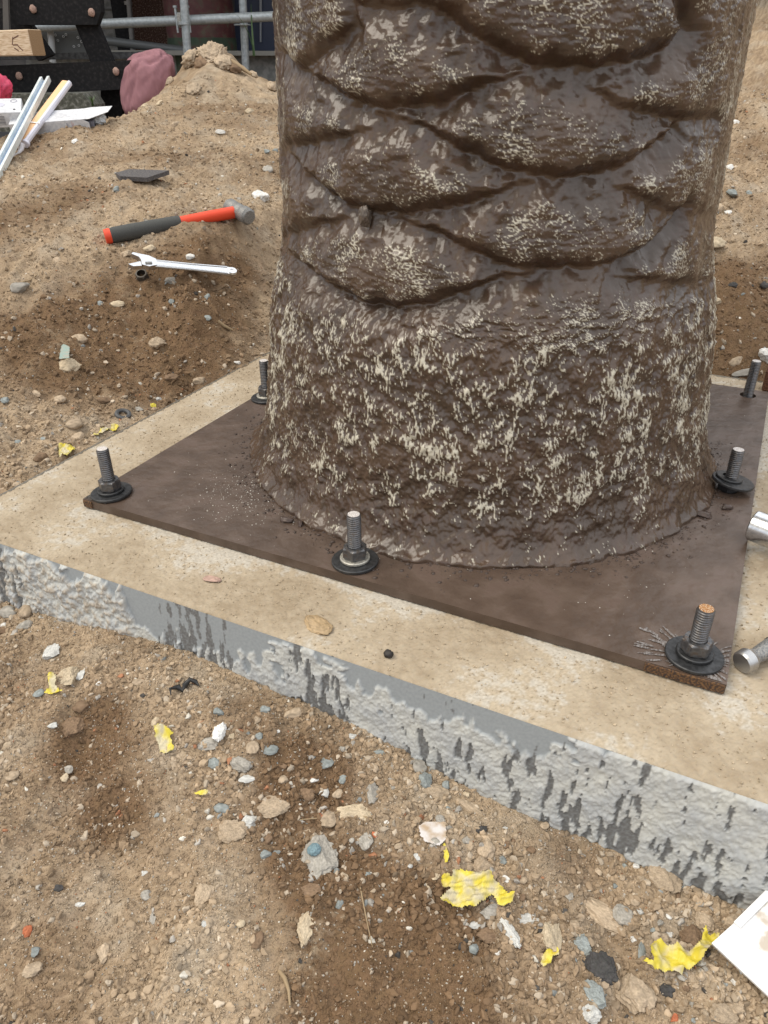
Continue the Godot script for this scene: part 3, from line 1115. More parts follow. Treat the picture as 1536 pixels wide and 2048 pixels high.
func build_gravel() -> void:
	var rng := RandomNumberGenerator.new()
	rng.seed = 4711
	var m := vmat(0.92, 0.3)
	# centre x, z span, count, radius low, radius high, power
	var clump := noise(71, 4.5, 3)
	for shape in 4:
		var mesh := faceted(stone_mesh(100 + shape, 1, 7, Vector3(1.1, [0.75, 0.6, 0.85, 0.5][shape], [0.8, 0.95, 0.7, 1.0][shape]), 0.16, Color(1, 1, 1)))
		var buf := PackedFloat32Array()
		var count := 0
		for zone in 3:
			var tries: int = [64000, 56000, 5000][zone]
			for k in tries:
				var px := 0.0
				var py := 0.0
				var x := 0.0
				var z := 0.0
				if zone == 0:
					x = rng.randf_range(-1.15, 0.95)
					z = rng.randf_range(0.745, 1.40)
				elif zone == 1:
					# the bank behind, thinned out with distance
					var d := 1.6 + 2.6 * pow(rng.randf(), 1.25)
					var a := rng.randf_range(-0.56, 0.58) - 0.4625
					x = cam_pos.x + sin(a) * d
					z = cam_pos.z - cos(a) * d
				else:
					x = rng.randf_range(-0.76, 0.76)
					z = rng.randf_range(-0.7, 0.735)
				var on_slab := x > SLAB_L - 0.004 and x < SLAB_R and z > SLAB_B - 0.004 and z < SLAB_F + 0.003
				var r := 0.0
				var y := 0.0
				if zone == 2:
					if maxf(absf(x), absf(z)) < 0.59:
						continue
					r = 0.0007 + 0.0016 * pow(rng.randf(), 4.0)
					y = SLAB_Y + 0.0002
				else:
					if on_slab:
						continue
					var cl := clump.get_noise_2d(x, z)
					if zone == 0:
						# the stony strip runs from the middle of the slab towards the white board
						var strip := exp(-pow((z - 0.80 - 0.10 * clampf(0.55 - x, 0.0, 1.0)) / 0.13, 2.0)) * smoothstep(-0.35, 0.15, x)
						cl = cl * 1.2 + strip * 0.75 - 0.12
					r = 0.0006 + 0.0011 * rng.randf() + (0.0056 if zone == 0 else 0.0060) * pow(rng.randf(), 20.0 - 16.0 * clampf(cl * 1.1 + 0.25, 0.0, 1.0))
					if r > 0.0022 and zone == 0 and cl < -0.08 and rng.randf() < 0.7:
						continue
					if zone == 1:
						r *= 1.25
					y = ground_y(x, z) - r * 0.05
				var b := Basis.from_euler(Vector3(rng.randf() * 6.3, rng.randf() * 6.3, rng.randf() * 6.3)).scaled_local(Vector3.ONE * r)
				var c := grain_colour(rng, x, z)
				if zone == 2:
					c = Color(0.42, 0.34, 0.24) * rng.randf_range(0.75, 1.25)
				buf.append_array([b.x.x, b.y.x, b.z.x, x, b.x.y, b.y.y, b.z.y, y, b.x.z, b.y.z, b.z.z, z, c.r, c.g, c.b, 1.0])
				count += 1
		var mm := MultiMesh.new()
		mm.transform_format = MultiMesh.TRANSFORM_3D
		mm.use_colors = true
		mm.mesh = mesh
		mm.instance_count = count
		mm.buffer = buf
		var o := MultiMeshInstance3D.new()
		o.name = numbered("gravel")
		o.multimesh = mm
		o.material_override = m
		o.set_meta("kind", "stuff")
		o.set_meta("label", "loose tan grit and small gravel scattered over the soil")
		o.set_meta("category", "gravel")
		add_child(o)

# ---------------------------------------------------------------- the building site behind
var flat_f: Vector3       # level forward and sideways directions of the site behind
var flat_r: Vector3

func vp(px: float, py: float, d: float) -> Vector3:      # point on an upright plane d metres ahead
	var r := ray(px, py)
	return cam_pos + r * (d / r.dot(flat_f))

# an upright board whose outline was traced, with real thickness
func board(parent: Node3D, called: String, outline: Array, d: float, thick: float, m: Material) -> MeshInstance3D:
	var o := vp(outline[0], outline[1], d)
	var poly := PackedVector2Array()
	for k in range(0, outline.size(), 2):
		var q := vp(outline[k], outline[k + 1], d) - o
		poly.append(Vector2(q.dot(flat_r), q.y))
	return part(parent, called, prism(poly, thick), m, o - parent.position, Basis(flat_r, Vector3.UP, -flat_f))

func build_background() -> void:
	flat_f = Vector3(fwd.x, 0, fwd.z).normalized()
	flat_r = flat_f.cross(Vector3.UP)
	var face := Basis(flat_r, Vector3.UP, -flat_f)
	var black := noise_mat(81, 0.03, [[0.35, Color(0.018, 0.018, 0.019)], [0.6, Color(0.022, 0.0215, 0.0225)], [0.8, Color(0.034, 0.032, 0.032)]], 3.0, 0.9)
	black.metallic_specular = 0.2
	var galv := noise_mat(82, 0.02, [[0.3, Color(0.30, 0.34, 0.36)], [0.7, Color(0.44, 0.48, 0.50)]], 4.0, 0.45, 0.35)
	var grey := noise_mat(83, 0.02, [[0.3, Color(0.16, 0.165, 0.16)], [0.7, Color(0.25, 0.25, 0.24)]], 2.0, 0.9)
	# wall closing the site
	var w := thing("site_wall", "shaded grey wall closing off the building site behind the pipes", "wall", vp(250, 200, 7.0) * Vector3(1, 0, 1))
	part(w, "wall_panel", box(Vector3(11, 4.6, 0.2), 0.01), noise_mat(84, 0.01, [[0.3, Color(0.17, 0.17, 0.18)], [0.7, Color(0.24, 0.24, 0.245)]], 0.8, 0.9), Vector3(0, 1.8, 0), face)
	# plain panels in front of it
	var g := thing("wall_panel", "grey cement board standing behind the black strut", "panel", vp(235, 60, 6.3))
	board(g, "cement_board", [60, -60, 262, -60, 262, 106, 60, 106], 6.3, 0.04, grey)
	board(g, "joint_strip", [150, 16, 262, 18, 262, 21, 150, 19], 6.27, 0.02, mat(Color(0.12, 0.12, 0.115), 0.9))
	var rusty := thing("rusty_sheet", "rough rust brown sheet standing left of the maroon drum", "metal sheet", vp(300, 60, 6.1))
	board(rusty, "sheet", [262, -60, 350, -60, 350, 110, 262, 110], 6.1, 0.03, noise_mat(85, 0.05, [[0.3, Color(0.07, 0.035, 0.025)], [0.62, Color(0.11, 0.06, 0.045)], [0.74, Color(0.25, 0.18, 0.14)]], 3.0, 0.95, 0.0, 3.0))
	var post := thing("dark_post", "leaning black post between grey board and rusty sheet", "post", vp(240, 60, 5.9))
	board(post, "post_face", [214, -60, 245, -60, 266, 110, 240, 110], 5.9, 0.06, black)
	var thin := thing("thin_pipe", "thin grey upright pipe with a collar before the rusty sheet", "pipe", vp(258, 60, 5.8))
	part(thin, "pipe", tube([vp(253, -50, 5.8) - thin.position, vp(268, 125, 5.8) - thin.position], [0.017], 12), mat(Color(0.2, 0.19, 0.18), 0.6, 0.3))
	part(thin, "collar", tube([vp(256, 3, 5.8) - thin.position, vp(256.7, 10, 5.8) - thin.position], [0.026], 12), mat(Color(0.22, 0.21, 0.2), 0.6, 0.3))
	# added plank deck, out of view overhead, put in to shade the background
	var dk := thing("added_shade_deck", "added plank deck out of view overhead, shading the back of the site", "shade deck", vp(250, 60, 5.9) * Vector3(1, 0, 1) + Vector3(0, 1.62, 0))
	for e in 9:
		part(dk, "plank", box(Vector3(8.0, 0.04, 0.235), 0.004), grey, flat_f * (e * 0.245 - 1.05), face)
	# drum
	var dp := vp(406, 100, 5.7)
	var drum := thing("gas_drum", "big maroon drum with worn green lower band behind the scaffold", "drum", Vector3(dp.x, 0.05, dp.z))
	var rd := 0.215
	part(drum, "drum_body", lathe([Vector2(rd, 0.82), Vector2(rd, 2.3), Vector2(0.0, 2.32)], 40), noise_mat(86, 0.012, [[0.3, Color(0.075, 0.022, 0.024)], [0.6, Color(0.11, 0.035, 0.036)], [0.78, Color(0.10, 0.09, 0.06)]], 2.0, 0.6))
	part(drum, "lower_band", lathe([Vector2(0.0, 0.0), Vector2(rd + 0.003, 0.0), Vector2(rd + 0.003, 0.82), Vector2(rd - 0.01, 0.822)], 40), noise_mat(87, 0.012, [[0.3, Color(0.035, 0.065, 0.04)], [0.6, Color(0.06, 0.085, 0.055)], [0.75, Color(0.09, 0.05, 0.04)]], 2.0, 0.7))
	var strip := thing("blue_panel", "dark navy board leaning behind the scaffold post", "panel", vp(530, 60, 6.0))
	board(strip, "navy_board", [470, -60, 660, -60, 660, 130, 470, 130], 6.0, 0.04, mat(Color(0.035, 0.05, 0.10), 0.5))
	board(strip, "white_edge", [519, -60, 524, -60, 523, 84, 520, 84], 5.96, 0.02, mat(Color(0.35, 0.38, 0.42), 0.5))
	# scaffold
	var rail := thing("scaffold_rail", "galvanised scaffold tube running level behind the soil heap", "scaffold tube", vp(300, 50, 5.0), "scaffold tubes behind the heap")
	part(rail, "tube", tube([vp(-420, 76, 5.0) - rail.position, vp(740, 24, 5.0) - rail.position], [0.0242], 20), galv)
	var p1 := thing("scaffold_post", "galvanised upright clamped to the level tube before the maroon drum", "scaffold tube", vp(368, 60, 4.945), "scaffold tubes behind the heap")
	part(p1, "tube", tube([vp(355, -185, 4.95) - p1.position, vp(390, 330, 4.95) - p1.position], [0.0225], 20), galv)
	var cl := part(p1, "coupler", box(Vector3(0.075, 0.07, 0.055), 0.012), noise_mat(88, 0.02, [[0.3, Color(0.32, 0.32, 0.30)], [0.7, Color(0.5, 0.5, 0.47)]], 9.0, 0.7, 0.2), vp(367, 40, 4.99) - p1.position, face)
	for e in [[-0.034, 0.0], [0.034, 0.0]]:
		part(cl, "clamp_bolt", tube([Vector3(e[0], -0.06, 0.02), Vector3(e[0], 0.065, 0.02)], [0.0065], 8), galv)
		part(cl, "clamp_nut", box(Vector3(0.02, 0.012, 0.02), 0.002), galv, Vector3(e[0], 0.06, 0.02))
	part(p1, "clamp_ring", lathe([Vector2(0.026, -0.008), Vector2(0.032, -0.006), Vector2(0.032, 0.006), Vector2(0.026, 0.008)], 20), galv, vp(368, 47, 4.95) - p1.position)
	var p2 := thing("scaffold_post", "galvanised upright with round flange standing beside the navy board", "scaffold tube", vp(486, 60, 5.2), "scaffold tubes behind the heap")
	part(p2, "tube", tube([vp(478, -170, 5.2) - p2.position, vp(496, 240, 5.2) - p2.position], [0.0225], 20), galv)
	part(p2, "flange", lathe([Vector2(0.0, 0.0), Vector2(0.05, 0.0), Vector2(0.05, 0.007), Vector2(0.0, 0.007)], 24), galv, vp(485, 51, 5.2) - p2.position)
	var dg := thing("scaffold_brace", "grey tube slanting down behind the black trestle strut", "scaffold tube", vp(270, 85, 5.5), "scaffold tubes behind the heap")
	part(dg, "tube", tube([vp(60, 62, 5.5) - dg.position, vp(420, 108, 5.5) - dg.position], [0.0242], 18), mat(Color(0.13, 0.14, 0.145), 0.55, 0.3))
	var kerb := thing("concrete_kerb", "grey concrete kerb running behind the soil heap", "kerb", vp(500, 115, 5.6))
	board(kerb, "kerb_face", [60, 104, 700, 106, 700, 190, 60, 200], 5.6, 0.12, grey)
	board(kerb, "kerb_cap", [60, 100, 700, 103, 700, 112, 60, 110], 5.55, 0.2, mat(Color(0.27, 0.27, 0.25), 0.85))
	# perforated steel board glimpsed through the trestle
	var pb := thing("perforated_plank", "perforated galvanised plank seen through the black trestle", "steel plank", vp(130, 85, 5.1))
	board(pb, "plank_sheet", [60, 58, 172, 58, 176, 112, 60, 112], 5.1, 0.01, mat(Color(0.10, 0.105, 0.105), 0.6, 0.3))
	for q in [[111, 70], [127, 73], [116, 81], [156, 75], [148, 93], [163, 83], [158, 91], [132, 69]]:
		part(pb, "hole_rim", lathe([Vector2(0.004, 0.0), Vector2(0.0065, 0.0), Vector2(0.0065, 0.003), Vector2(0.004, 0.003)], 12), mat(Color(0.5, 0.52, 0.53), 0.4, 0.3), vp(q[0], q[1], 5.09) - pb.position, Basis(flat_r, -flat_f, Vector3.DOWN))
	part(pb, "white_tube", tube([vp(100, 50, 5.05) - pb.position, vp(106, 125, 5.05) - pb.position], [0.018], 14), mat(Color(0.42, 0.44, 0.45), 0.5))
	# black timber trestle
	var tr := thing("black_trestle", "black painted timber trestle with pale bolt heads", "trestle", vp(130, 240, 4.4))
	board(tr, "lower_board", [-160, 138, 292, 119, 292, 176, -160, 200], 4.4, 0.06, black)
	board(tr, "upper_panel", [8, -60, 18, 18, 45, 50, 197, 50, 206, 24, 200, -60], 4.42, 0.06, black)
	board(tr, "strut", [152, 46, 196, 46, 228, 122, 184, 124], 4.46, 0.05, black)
	board(tr, "middle_rail", [-60, 109, 300, 103, 300, 117, -60, 121], 4.7, 0.08, noise_mat(89, 0.03, [[0.3, Color(0.03, 0.032, 0.035)], [0.7, Color(0.07, 0.072, 0.075)]], 3.0, 0.7))
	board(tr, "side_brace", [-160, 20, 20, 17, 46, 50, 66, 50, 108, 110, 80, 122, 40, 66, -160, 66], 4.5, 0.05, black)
	board(tr, "grey_lath", [6, -60, 15, -60, 20, 66, 8, 66], 4.36, 0.02, mat(Color(0.09, 0.085, 0.08), 0.8))
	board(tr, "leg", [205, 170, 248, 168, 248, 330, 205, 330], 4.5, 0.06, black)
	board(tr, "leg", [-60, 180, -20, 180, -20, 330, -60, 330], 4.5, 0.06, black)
	for q in [[38, 152, 4.36], [232, 143, 4.36], [66, 18, 4.38], [183, 25, 4.38]]:
		part(tr, "bolt_head", stone_mesh(600 + int(q[0]), 2, 0, Vector3(0.016, 0.018, 0.012), 0.05, Color(0.33, 0.22, 0.18)), vmat(0.7), vp(q[0], q[1], q[2]) - tr.position, face)
	# timber offcut on the trestle
	var bl := thing("timber_offcut", "pale timber offcut with pencilled arrow resting on the black trestle", "timber", vp(40, 90, 4.25))
	var turn := Basis(Vector3.UP, -0.52)
	var wood := noise_mat(90, 0.02, [[0.3, Color(0.42, 0.30, 0.19)], [0.5, Color(0.55, 0.42, 0.29)], [0.75, Color(0.62, 0.50, 0.37)]], 4.0, 0.8)
	wood.uv1_scale = Vector3(1.5, 14, 14)
	var bb := part(bl, "beam", box(Vector3(0.44, 0.104, 0.075), 0.004), wood, vp(12, 87, 4.25) - bl.position, face * turn)
	part(bb, "end_grain", box(Vector3(0.002, 0.100, 0.071), 0.0005), noise_mat(91, 0.05, [[0.3, Color(0.2, 0.12, 0.06)], [0.7, Color(0.33, 0.22, 0.12)]], 14.0, 0.9), Vector3(0.2205, 0, 0))
	for q in [[0.125, 0.022, 0.05, 0.25], [0.10, 0.008, 0.034, 1.1], [0.115, -0.008, 0.036, 0.0], [0.115, -0.026, 0.03, -0.4], [0.145, -0.022, 0.035, -0.6]]:
		part(bb, "pencil_mark", box(Vector3(q[2], 0.005, 0.001), 0.0002), mat(Color(0.12, 0.06, 0.04), 0.9), Vector3(q[0], q[1], 0.0378), Basis(Vector3.BACK, q[3]))
	# concrete block under the trestle
	var cb := thing("concrete_block", "mossy grey concrete block under the black trestle", "concrete block", vp(130, 215, 4.25))
	board(cb, "block", [-80, 187, 180, 185, 196, 208, 200, 260, -80, 260], 4.25, 0.22, noise_mat(92, 0.02, [[0.3, Color(0.06, 0.063, 0.052)], [0.6, Color(0.11, 0.115, 0.095)], [0.8, Color(0.2, 0.2, 0.19)]], 4.0, 0.95))
	# pink sack
	var sk := vp(296, 165, 4.42)
	var sp := PackedVector3Array()
	var sc := PackedColorArray()
	var ns := noise(95, 3.0, 3)
	var ncr := noise(96, 2.2, 2, true)
	for j in 49:
		for i in 97:
			var a := TAU * i / 96.0
			var b := PI * (j / 48.0 - 0.5)
			var dir := Vector3(sin(a) * cos(b), sin(b), cos(a) * cos(b))
			var r := 1.0 + ns.get_noise_3dv(dir * 0.35) * 0.12 - maxf(ncr.get_noise_3dv(dir * Vector3(0.45, 0.25, 0.45)) - 0.45, 0.0) * 0.16
			var q := Vector3(signf(dir.x) * pow(absf(dir.x), 0.8), signf(dir.y) * pow(absf(dir.y), 0.8), signf(dir.z) * pow(absf(dir.z), 0.8)) * r
			q.x -= q.y * -0.32
			sp.append(Vector3(q.x * 0.135, q.y * 0.165 - 0.02, q.z * 0.12))
			var gg := 1.0 + ns.get_noise_3dv(dir * 5.0) * 0.2
			sc.append(Color(0.30 * gg, 0.15 * gg, 0.17 * gg))
	single("pink_sack", "full dusty pink sack slumped behind the soil heap", "sack", grid_mesh(sp, sc, 97, 49, true), vmat(0.85), sk, face)
	# plants
	var leaf := mat(Color(0.035, 0.075, 0.018), 0.6)
	leaf.cull_mode = BaseMaterial3D.CULL_DISABLED
	for q in [[186, 212, 3.95, 0.055, 9, "small bright green weed beside the mossy concrete block"], [468, 132, 4.75, 0.05, 7, "small green weed under the root on the soil heap"], [508, 112, 4.9, 0.33, 2, "tall arching grass blades before the navy board"]]:
		var wd := thing("weed", q[5], "weed", vp(q[0], q[1], q[2]))
		var rng := RandomNumberGenerator.new()
		rng.seed = int(q[0])
		for k in q[4]:
			var st := begin()
			var dir := Vector3(rng.randfn(), 0, rng.randfn()).normalized()
			var across: Vector3 = dir.cross(Vector3.UP) * q[3] * (0.09 if q[3] < 0.1 else 0.022)
			var last := Vector3.ZERO
			for e in 6:
				var f := (e + 1) / 6.0
				var nxt: Vector3 = dir * q[3] * f * f * 0.5 + Vector3.UP * q[3] * (f - 0.25 * f * f) * rng.randf_range(0.95, 1.05)
				var w0 := 1.0 - (e / 6.0) * 0.9
				var w1 := 1.0 - f * 0.95
				quad(st, last - across * w0, last + across * w0, nxt + across * w1, nxt - across * w1, last - dir)
				last = nxt
			part(wd, "leaf", st.commit(), leaf)

# ---------------------------------------------------------------- packages on the heap
func build_packages() -> void:
	var white := noise_mat(101, 0.02, [[0.3, Color(0.52, 0.53, 0.56)], [0.7, Color(0.64, 0.65, 0.67)]], 5.0, 0.55)
	var ink := mat(Color(0.05, 0.05, 0.06), 0.7)
	var grey_ink := mat(Color(0.33, 0.33, 0.38), 0.7)
	var face := Basis(flat_r, Vector3.UP, -flat_f)
	# small carton
	var c0 := at(8, 226, 3.12)
	var ct := thing("white_carton", "small white carton with ring emblem and barcode, left of the light bars", "carton", c0)
	ct.basis = face * Basis(Vector3.UP, 0.28) * Basis(Vector3.RIGHT, 0.42)
	part(ct, "carton_body", box(Vector3(0.15, 0.062, 0.115), 0.002), white, Vector3(0, 0, 0))
	part(ct, "ring_emblem", lathe([Vector2(0.009, 0), Vector2(0.014, 0), Vector2(0.014, 0.0006), Vector2(0.009, 0.0006)], 32), grey_ink, Vector3(0.045, 0.0312, -0.035))
	part(ct, "round_print", lathe([Vector2(0.0, 0.0006), Vector2(0.016, 0.0006), Vector2(0.016, 0.0)], 32), mat(Color(0.5, 0.5, 0.58), 0.6), Vector3(-0.005, 0.0312, -0.005))
	part(ct, "printed_sign", box(Vector3(0.008, 0.0006, 0.01), 0.0001), ink, Vector3(0.048, 0.0314, 0.035))
	for k in 9:
		part(ct, "barcode_bar", box(Vector3(0.035, 0.0011 if k % 3 else 0.0022, 0.0006), 0.0001), ink, Vector3(-0.012, 0.014 - k * 0.0042, 0.0577))
	# long opened box
	var b0 := at(98, 246, 3.14)
	var lb := thing("opened_box", "long white product box torn open at one end, lying on the soil", "box", b0)
	lb.basis = face * Basis(Vector3.UP, 0.16) * Basis(Vector3.BACK, 0.05) * Basis(Vector3.RIGHT, 0.32)
	var L := 0.29
	for q in [["box_top", Vector3(L, 0.0016, 0.11), Vector3(0, 0.026, 0)], ["box_front", Vector3(L, 0.052, 0.0016), Vector3(0, 0, 0.055)], ["box_back", Vector3(L, 0.052, 0.0016), Vector3(0, 0, -0.055)], ["box_bottom", Vector3(L, 0.0016, 0.11), Vector3(0, -0.026, 0)]]:
		part(lb, q[0], box(q[1], 0.0005), white, q[2])
	part(lb, "flap", prism(PackedVector2Array([Vector2(0, -0.056), Vector2(0.03, -0.062), Vector2(0.105, -0.02), Vector2(0.12, 0.035), Vector2(0.03, 0.056), Vector2(0, 0.056)]), 0.0014), white, Vector3(L / 2, 0.026, 0), Basis(Vector3.BACK, 0.08) * Basis(Vector3.RIGHT, Vector3.FORWARD, Vector3.UP))
	part(lb, "end_flap", prism(PackedVector2Array([Vector2(0, -0.026), Vector2(0.028, -0.012), Vector2(0.028, 0.016), Vector2(0, 0.026)]), 0.0014), white, Vector3(L / 2, 0, 0.055), Basis(Vector3.UP, -0.35))
	part(lb, "inner_tray", box(Vector3(0.07, 0.03, 0.085), 0.003), mat(Color(0.2, 0.2, 0.24), 0.6), Vector3(L / 2 + 0.005, -0.006, 0))
	part(lb, "bubble_wrap", stone_mesh(777, 3, 0, Vector3(0.03, 0.022, 0.035), 0.14, Color(0.55, 0.58, 0.6)), vmat(0.3), Vector3(L / 2 + 0.055, -0.002, -0.01))
	for q in [[0.082, 0.004, 0.004, 0.026], [0.087, -0.006, 0.003, 0.012], [0.102, 0.006, 0.0016, 0.03], [0.107, 0.004, 0.0016, 0.024]]:
		part(lb, "printed_line", box(Vector3(q[2], q[3], 0.0006), 0.0001), grey_ink if q[2] > 0.002 else mat(Color(0.6, 0.38, 0.36), 0.7), Vector3(q[0], q[1], 0.0562))
	for k in 5:
		part(lb, "printed_line", box(Vector3(0.05 + 0.012 * (k % 3), 0.0005, 0.0016), 0.0001), mat(Color(0.5, 0.5, 0.53), 0.7), Vector3(0.02 + 0.012 * k, 0.0272, -0.03 + 0.013 * k))
	for q in [[-0.03, 0.3], [-0.022, -0.5]]:
		part(lb, "printed_letter", box(Vector3(0.004, 0.024, 0.0006), 0.0001), ink, Vector3(-0.12 + q[0] * 0.6, -0.006, 0.0562), Basis(Vector3.BACK, q[1]))
	# aluminium channel
	var a0 := on_ground(-18, 372) + Vector3(0, 0.006, 0)
	var a1 := at(91, 158, 3.3)
	var ch := thing("aluminium_channel", "bright aluminium U channel leaning across the white cartons", "metal channel", a0)
	var zl := (a1 - a0).normalized()
	var ln := (a1 - a0).length()
	var yl := (-fwd - zl * (-fwd).dot(zl)).normalized()
	var bs := Basis(yl.cross(zl), yl, zl)
	var prof := PackedVector2Array([Vector2(-0.021, -0.011), Vector2(0.021, -0.011), Vector2(0.021, 0.011), Vector2(0.0105, 0.011), Vector2(0.0105, -0.005), Vector2(-0.0105, -0.005), Vector2(-0.0105, 0.011), Vector2(-0.021, 0.011)])
	part(ch, "channel", prism(prof, ln), noise_mat(103, 0.02, [[0.3, Color(0.60, 0.66, 0.66)], [0.7, Color(0.72, 0.76, 0.76)]], 3.0, 0.4, 0.2), bs * Vector3(0, 0, ln / 2), bs)
	part(ch, "blue_film", box(Vector3(0.0205, 0.001, ln - 0.01), 0.0002), mat(Color(0.30, 0.40, 0.58), 0.35), bs * Vector3(0, -0.0043, ln / 2), bs)
	for k in 3:
		part(ch, "screw_hole", lathe([Vector2(0.0, 0.0008), Vector2(0.0022, 0.0008), Vector2(0.0022, 0.0)], 10), ink, bs * Vector3(0, -0.0037, ln * (0.3 + 0.2 * k)), bs)
	# led light bar
	var l0 := at(46, 284, 2.98)
	var l1 := at(134, 166, 3.27)
	var lt := thing("light_bar", "slim light bar with orange strip and white diffuser leaning on the box", "light bar", l0)
	var z2 := (l1 - l0).normalized()
	var n2 := (l1 - l0).length()
	var y2 := (-fwd - z2 * (-fwd).dot(z2)).normalized()
	var b2 := Basis(y2.cross(z2), y2, z2)
	# x of b2 points to the picture's left
	var strip := PackedVector2Array([Vector2(-0.007, -0.012), Vector2(0.022, -0.012), Vector2(0.022, 0.006), Vector2(0.016, 0.0098), Vector2(-0.007, 0.0098)])
	var diff := PackedVector2Array([Vector2(-0.007, -0.012), Vector2(-0.007, 0.0105), Vector2(-0.011, 0.0125), Vector2(-0.017, 0.010), Vector2(-0.021, 0.003), Vector2(-0.021, -0.006), Vector2(-0.016, -0.012)])
	if b2.x.dot(rgt) > 0.0:
		for k in strip.size():
			strip[k].x = -strip[k].x
		for k in diff.size():
			diff[k].x = -diff[k].x
	part(lt, "orange_strip", prism(strip, n2), mat(Color(0.80, 0.50, 0.27), 0.5), b2 * Vector3(0, 0, n2 / 2), b2)
	part(lt, "diffuser", prism(diff, n2), mat(Color(0.66, 0.66, 0.74), 0.35), b2 * Vector3(0, 0, n2 / 2), b2)
	part(lt, "tape_band", box(Vector3(0.046, 0.001, 0.008), 0.0002), mat(Color(0.78, 0.72, 0.68), 0.6), b2 * Vector3(0, 0.0128, n2 * 0.26), b2)
	part(lt, "end_cap", lathe([Vector2(0.0, 0.0), Vector2(0.014, 0.0), Vector2(0.016, 0.002), Vector2(0.016, 0.012), Vector2(0, 0.012)], 24), mat(Color(0.68, 0.67, 0.76), 0.4), b2 * Vector3(-0.012 if b2.x.dot(rgt) < 0.0 else 0.012, -0.002, -0.012), b2 * Basis(Vector3.RIGHT, PI / 2))
	var cp := at(42, 298, 2.95) - l0
	part(lt, "plug", tube([cp + Vector3(0.004, 0.02, -0.01), cp, cp + (at(37, 306, 2.94) - at(42, 298, 2.95))], [0.011, 0.010, 0.005], 12), mat(Color(0.68, 0.67, 0.72), 0.4))
	var path := []
	for q in [[38, 305, 2.94], [32, 308, 2.92], [25, 312, 2.9], [20, 320, 2.88], [18, 328, 2.87]]:
		path.append(at(q[0], q[1], q[2]) - l0)
	part(lt, "cable", tube(path, [0.0035], 8), mat(Color(0.62, 0.62, 0.64), 0.5))
	part(lt, "blue_wire", tube([at(18, 327, 2.87) - l0, at(17, 336, 2.84) - l0], [0.002], 6), mat(Color(0.05, 0.12, 0.4), 0.5))
	# pink film
	single("pink_film", "crumpled bright pink plastic film behind the small carton", "plastic film", stone_mesh(780, 3, 6, Vector3(0.075, 0.075, 0.05), 0.16, Color(0.62, 0.07, 0.14)), vmat(0.35), at(-8, 182, 3.3), face)

# ---------------------------------------------------------------- tools
func ground_normal(p: Vector3, e := 0.04) -> Vector3:
	return Vector3(smooth_ground(p.x - e, p.z) - smooth_ground(p.x + e, p.z), 2.0 * e, smooth_ground(p.x, p.z - e) - smooth_ground(p.x, p.z + e)).normalized()

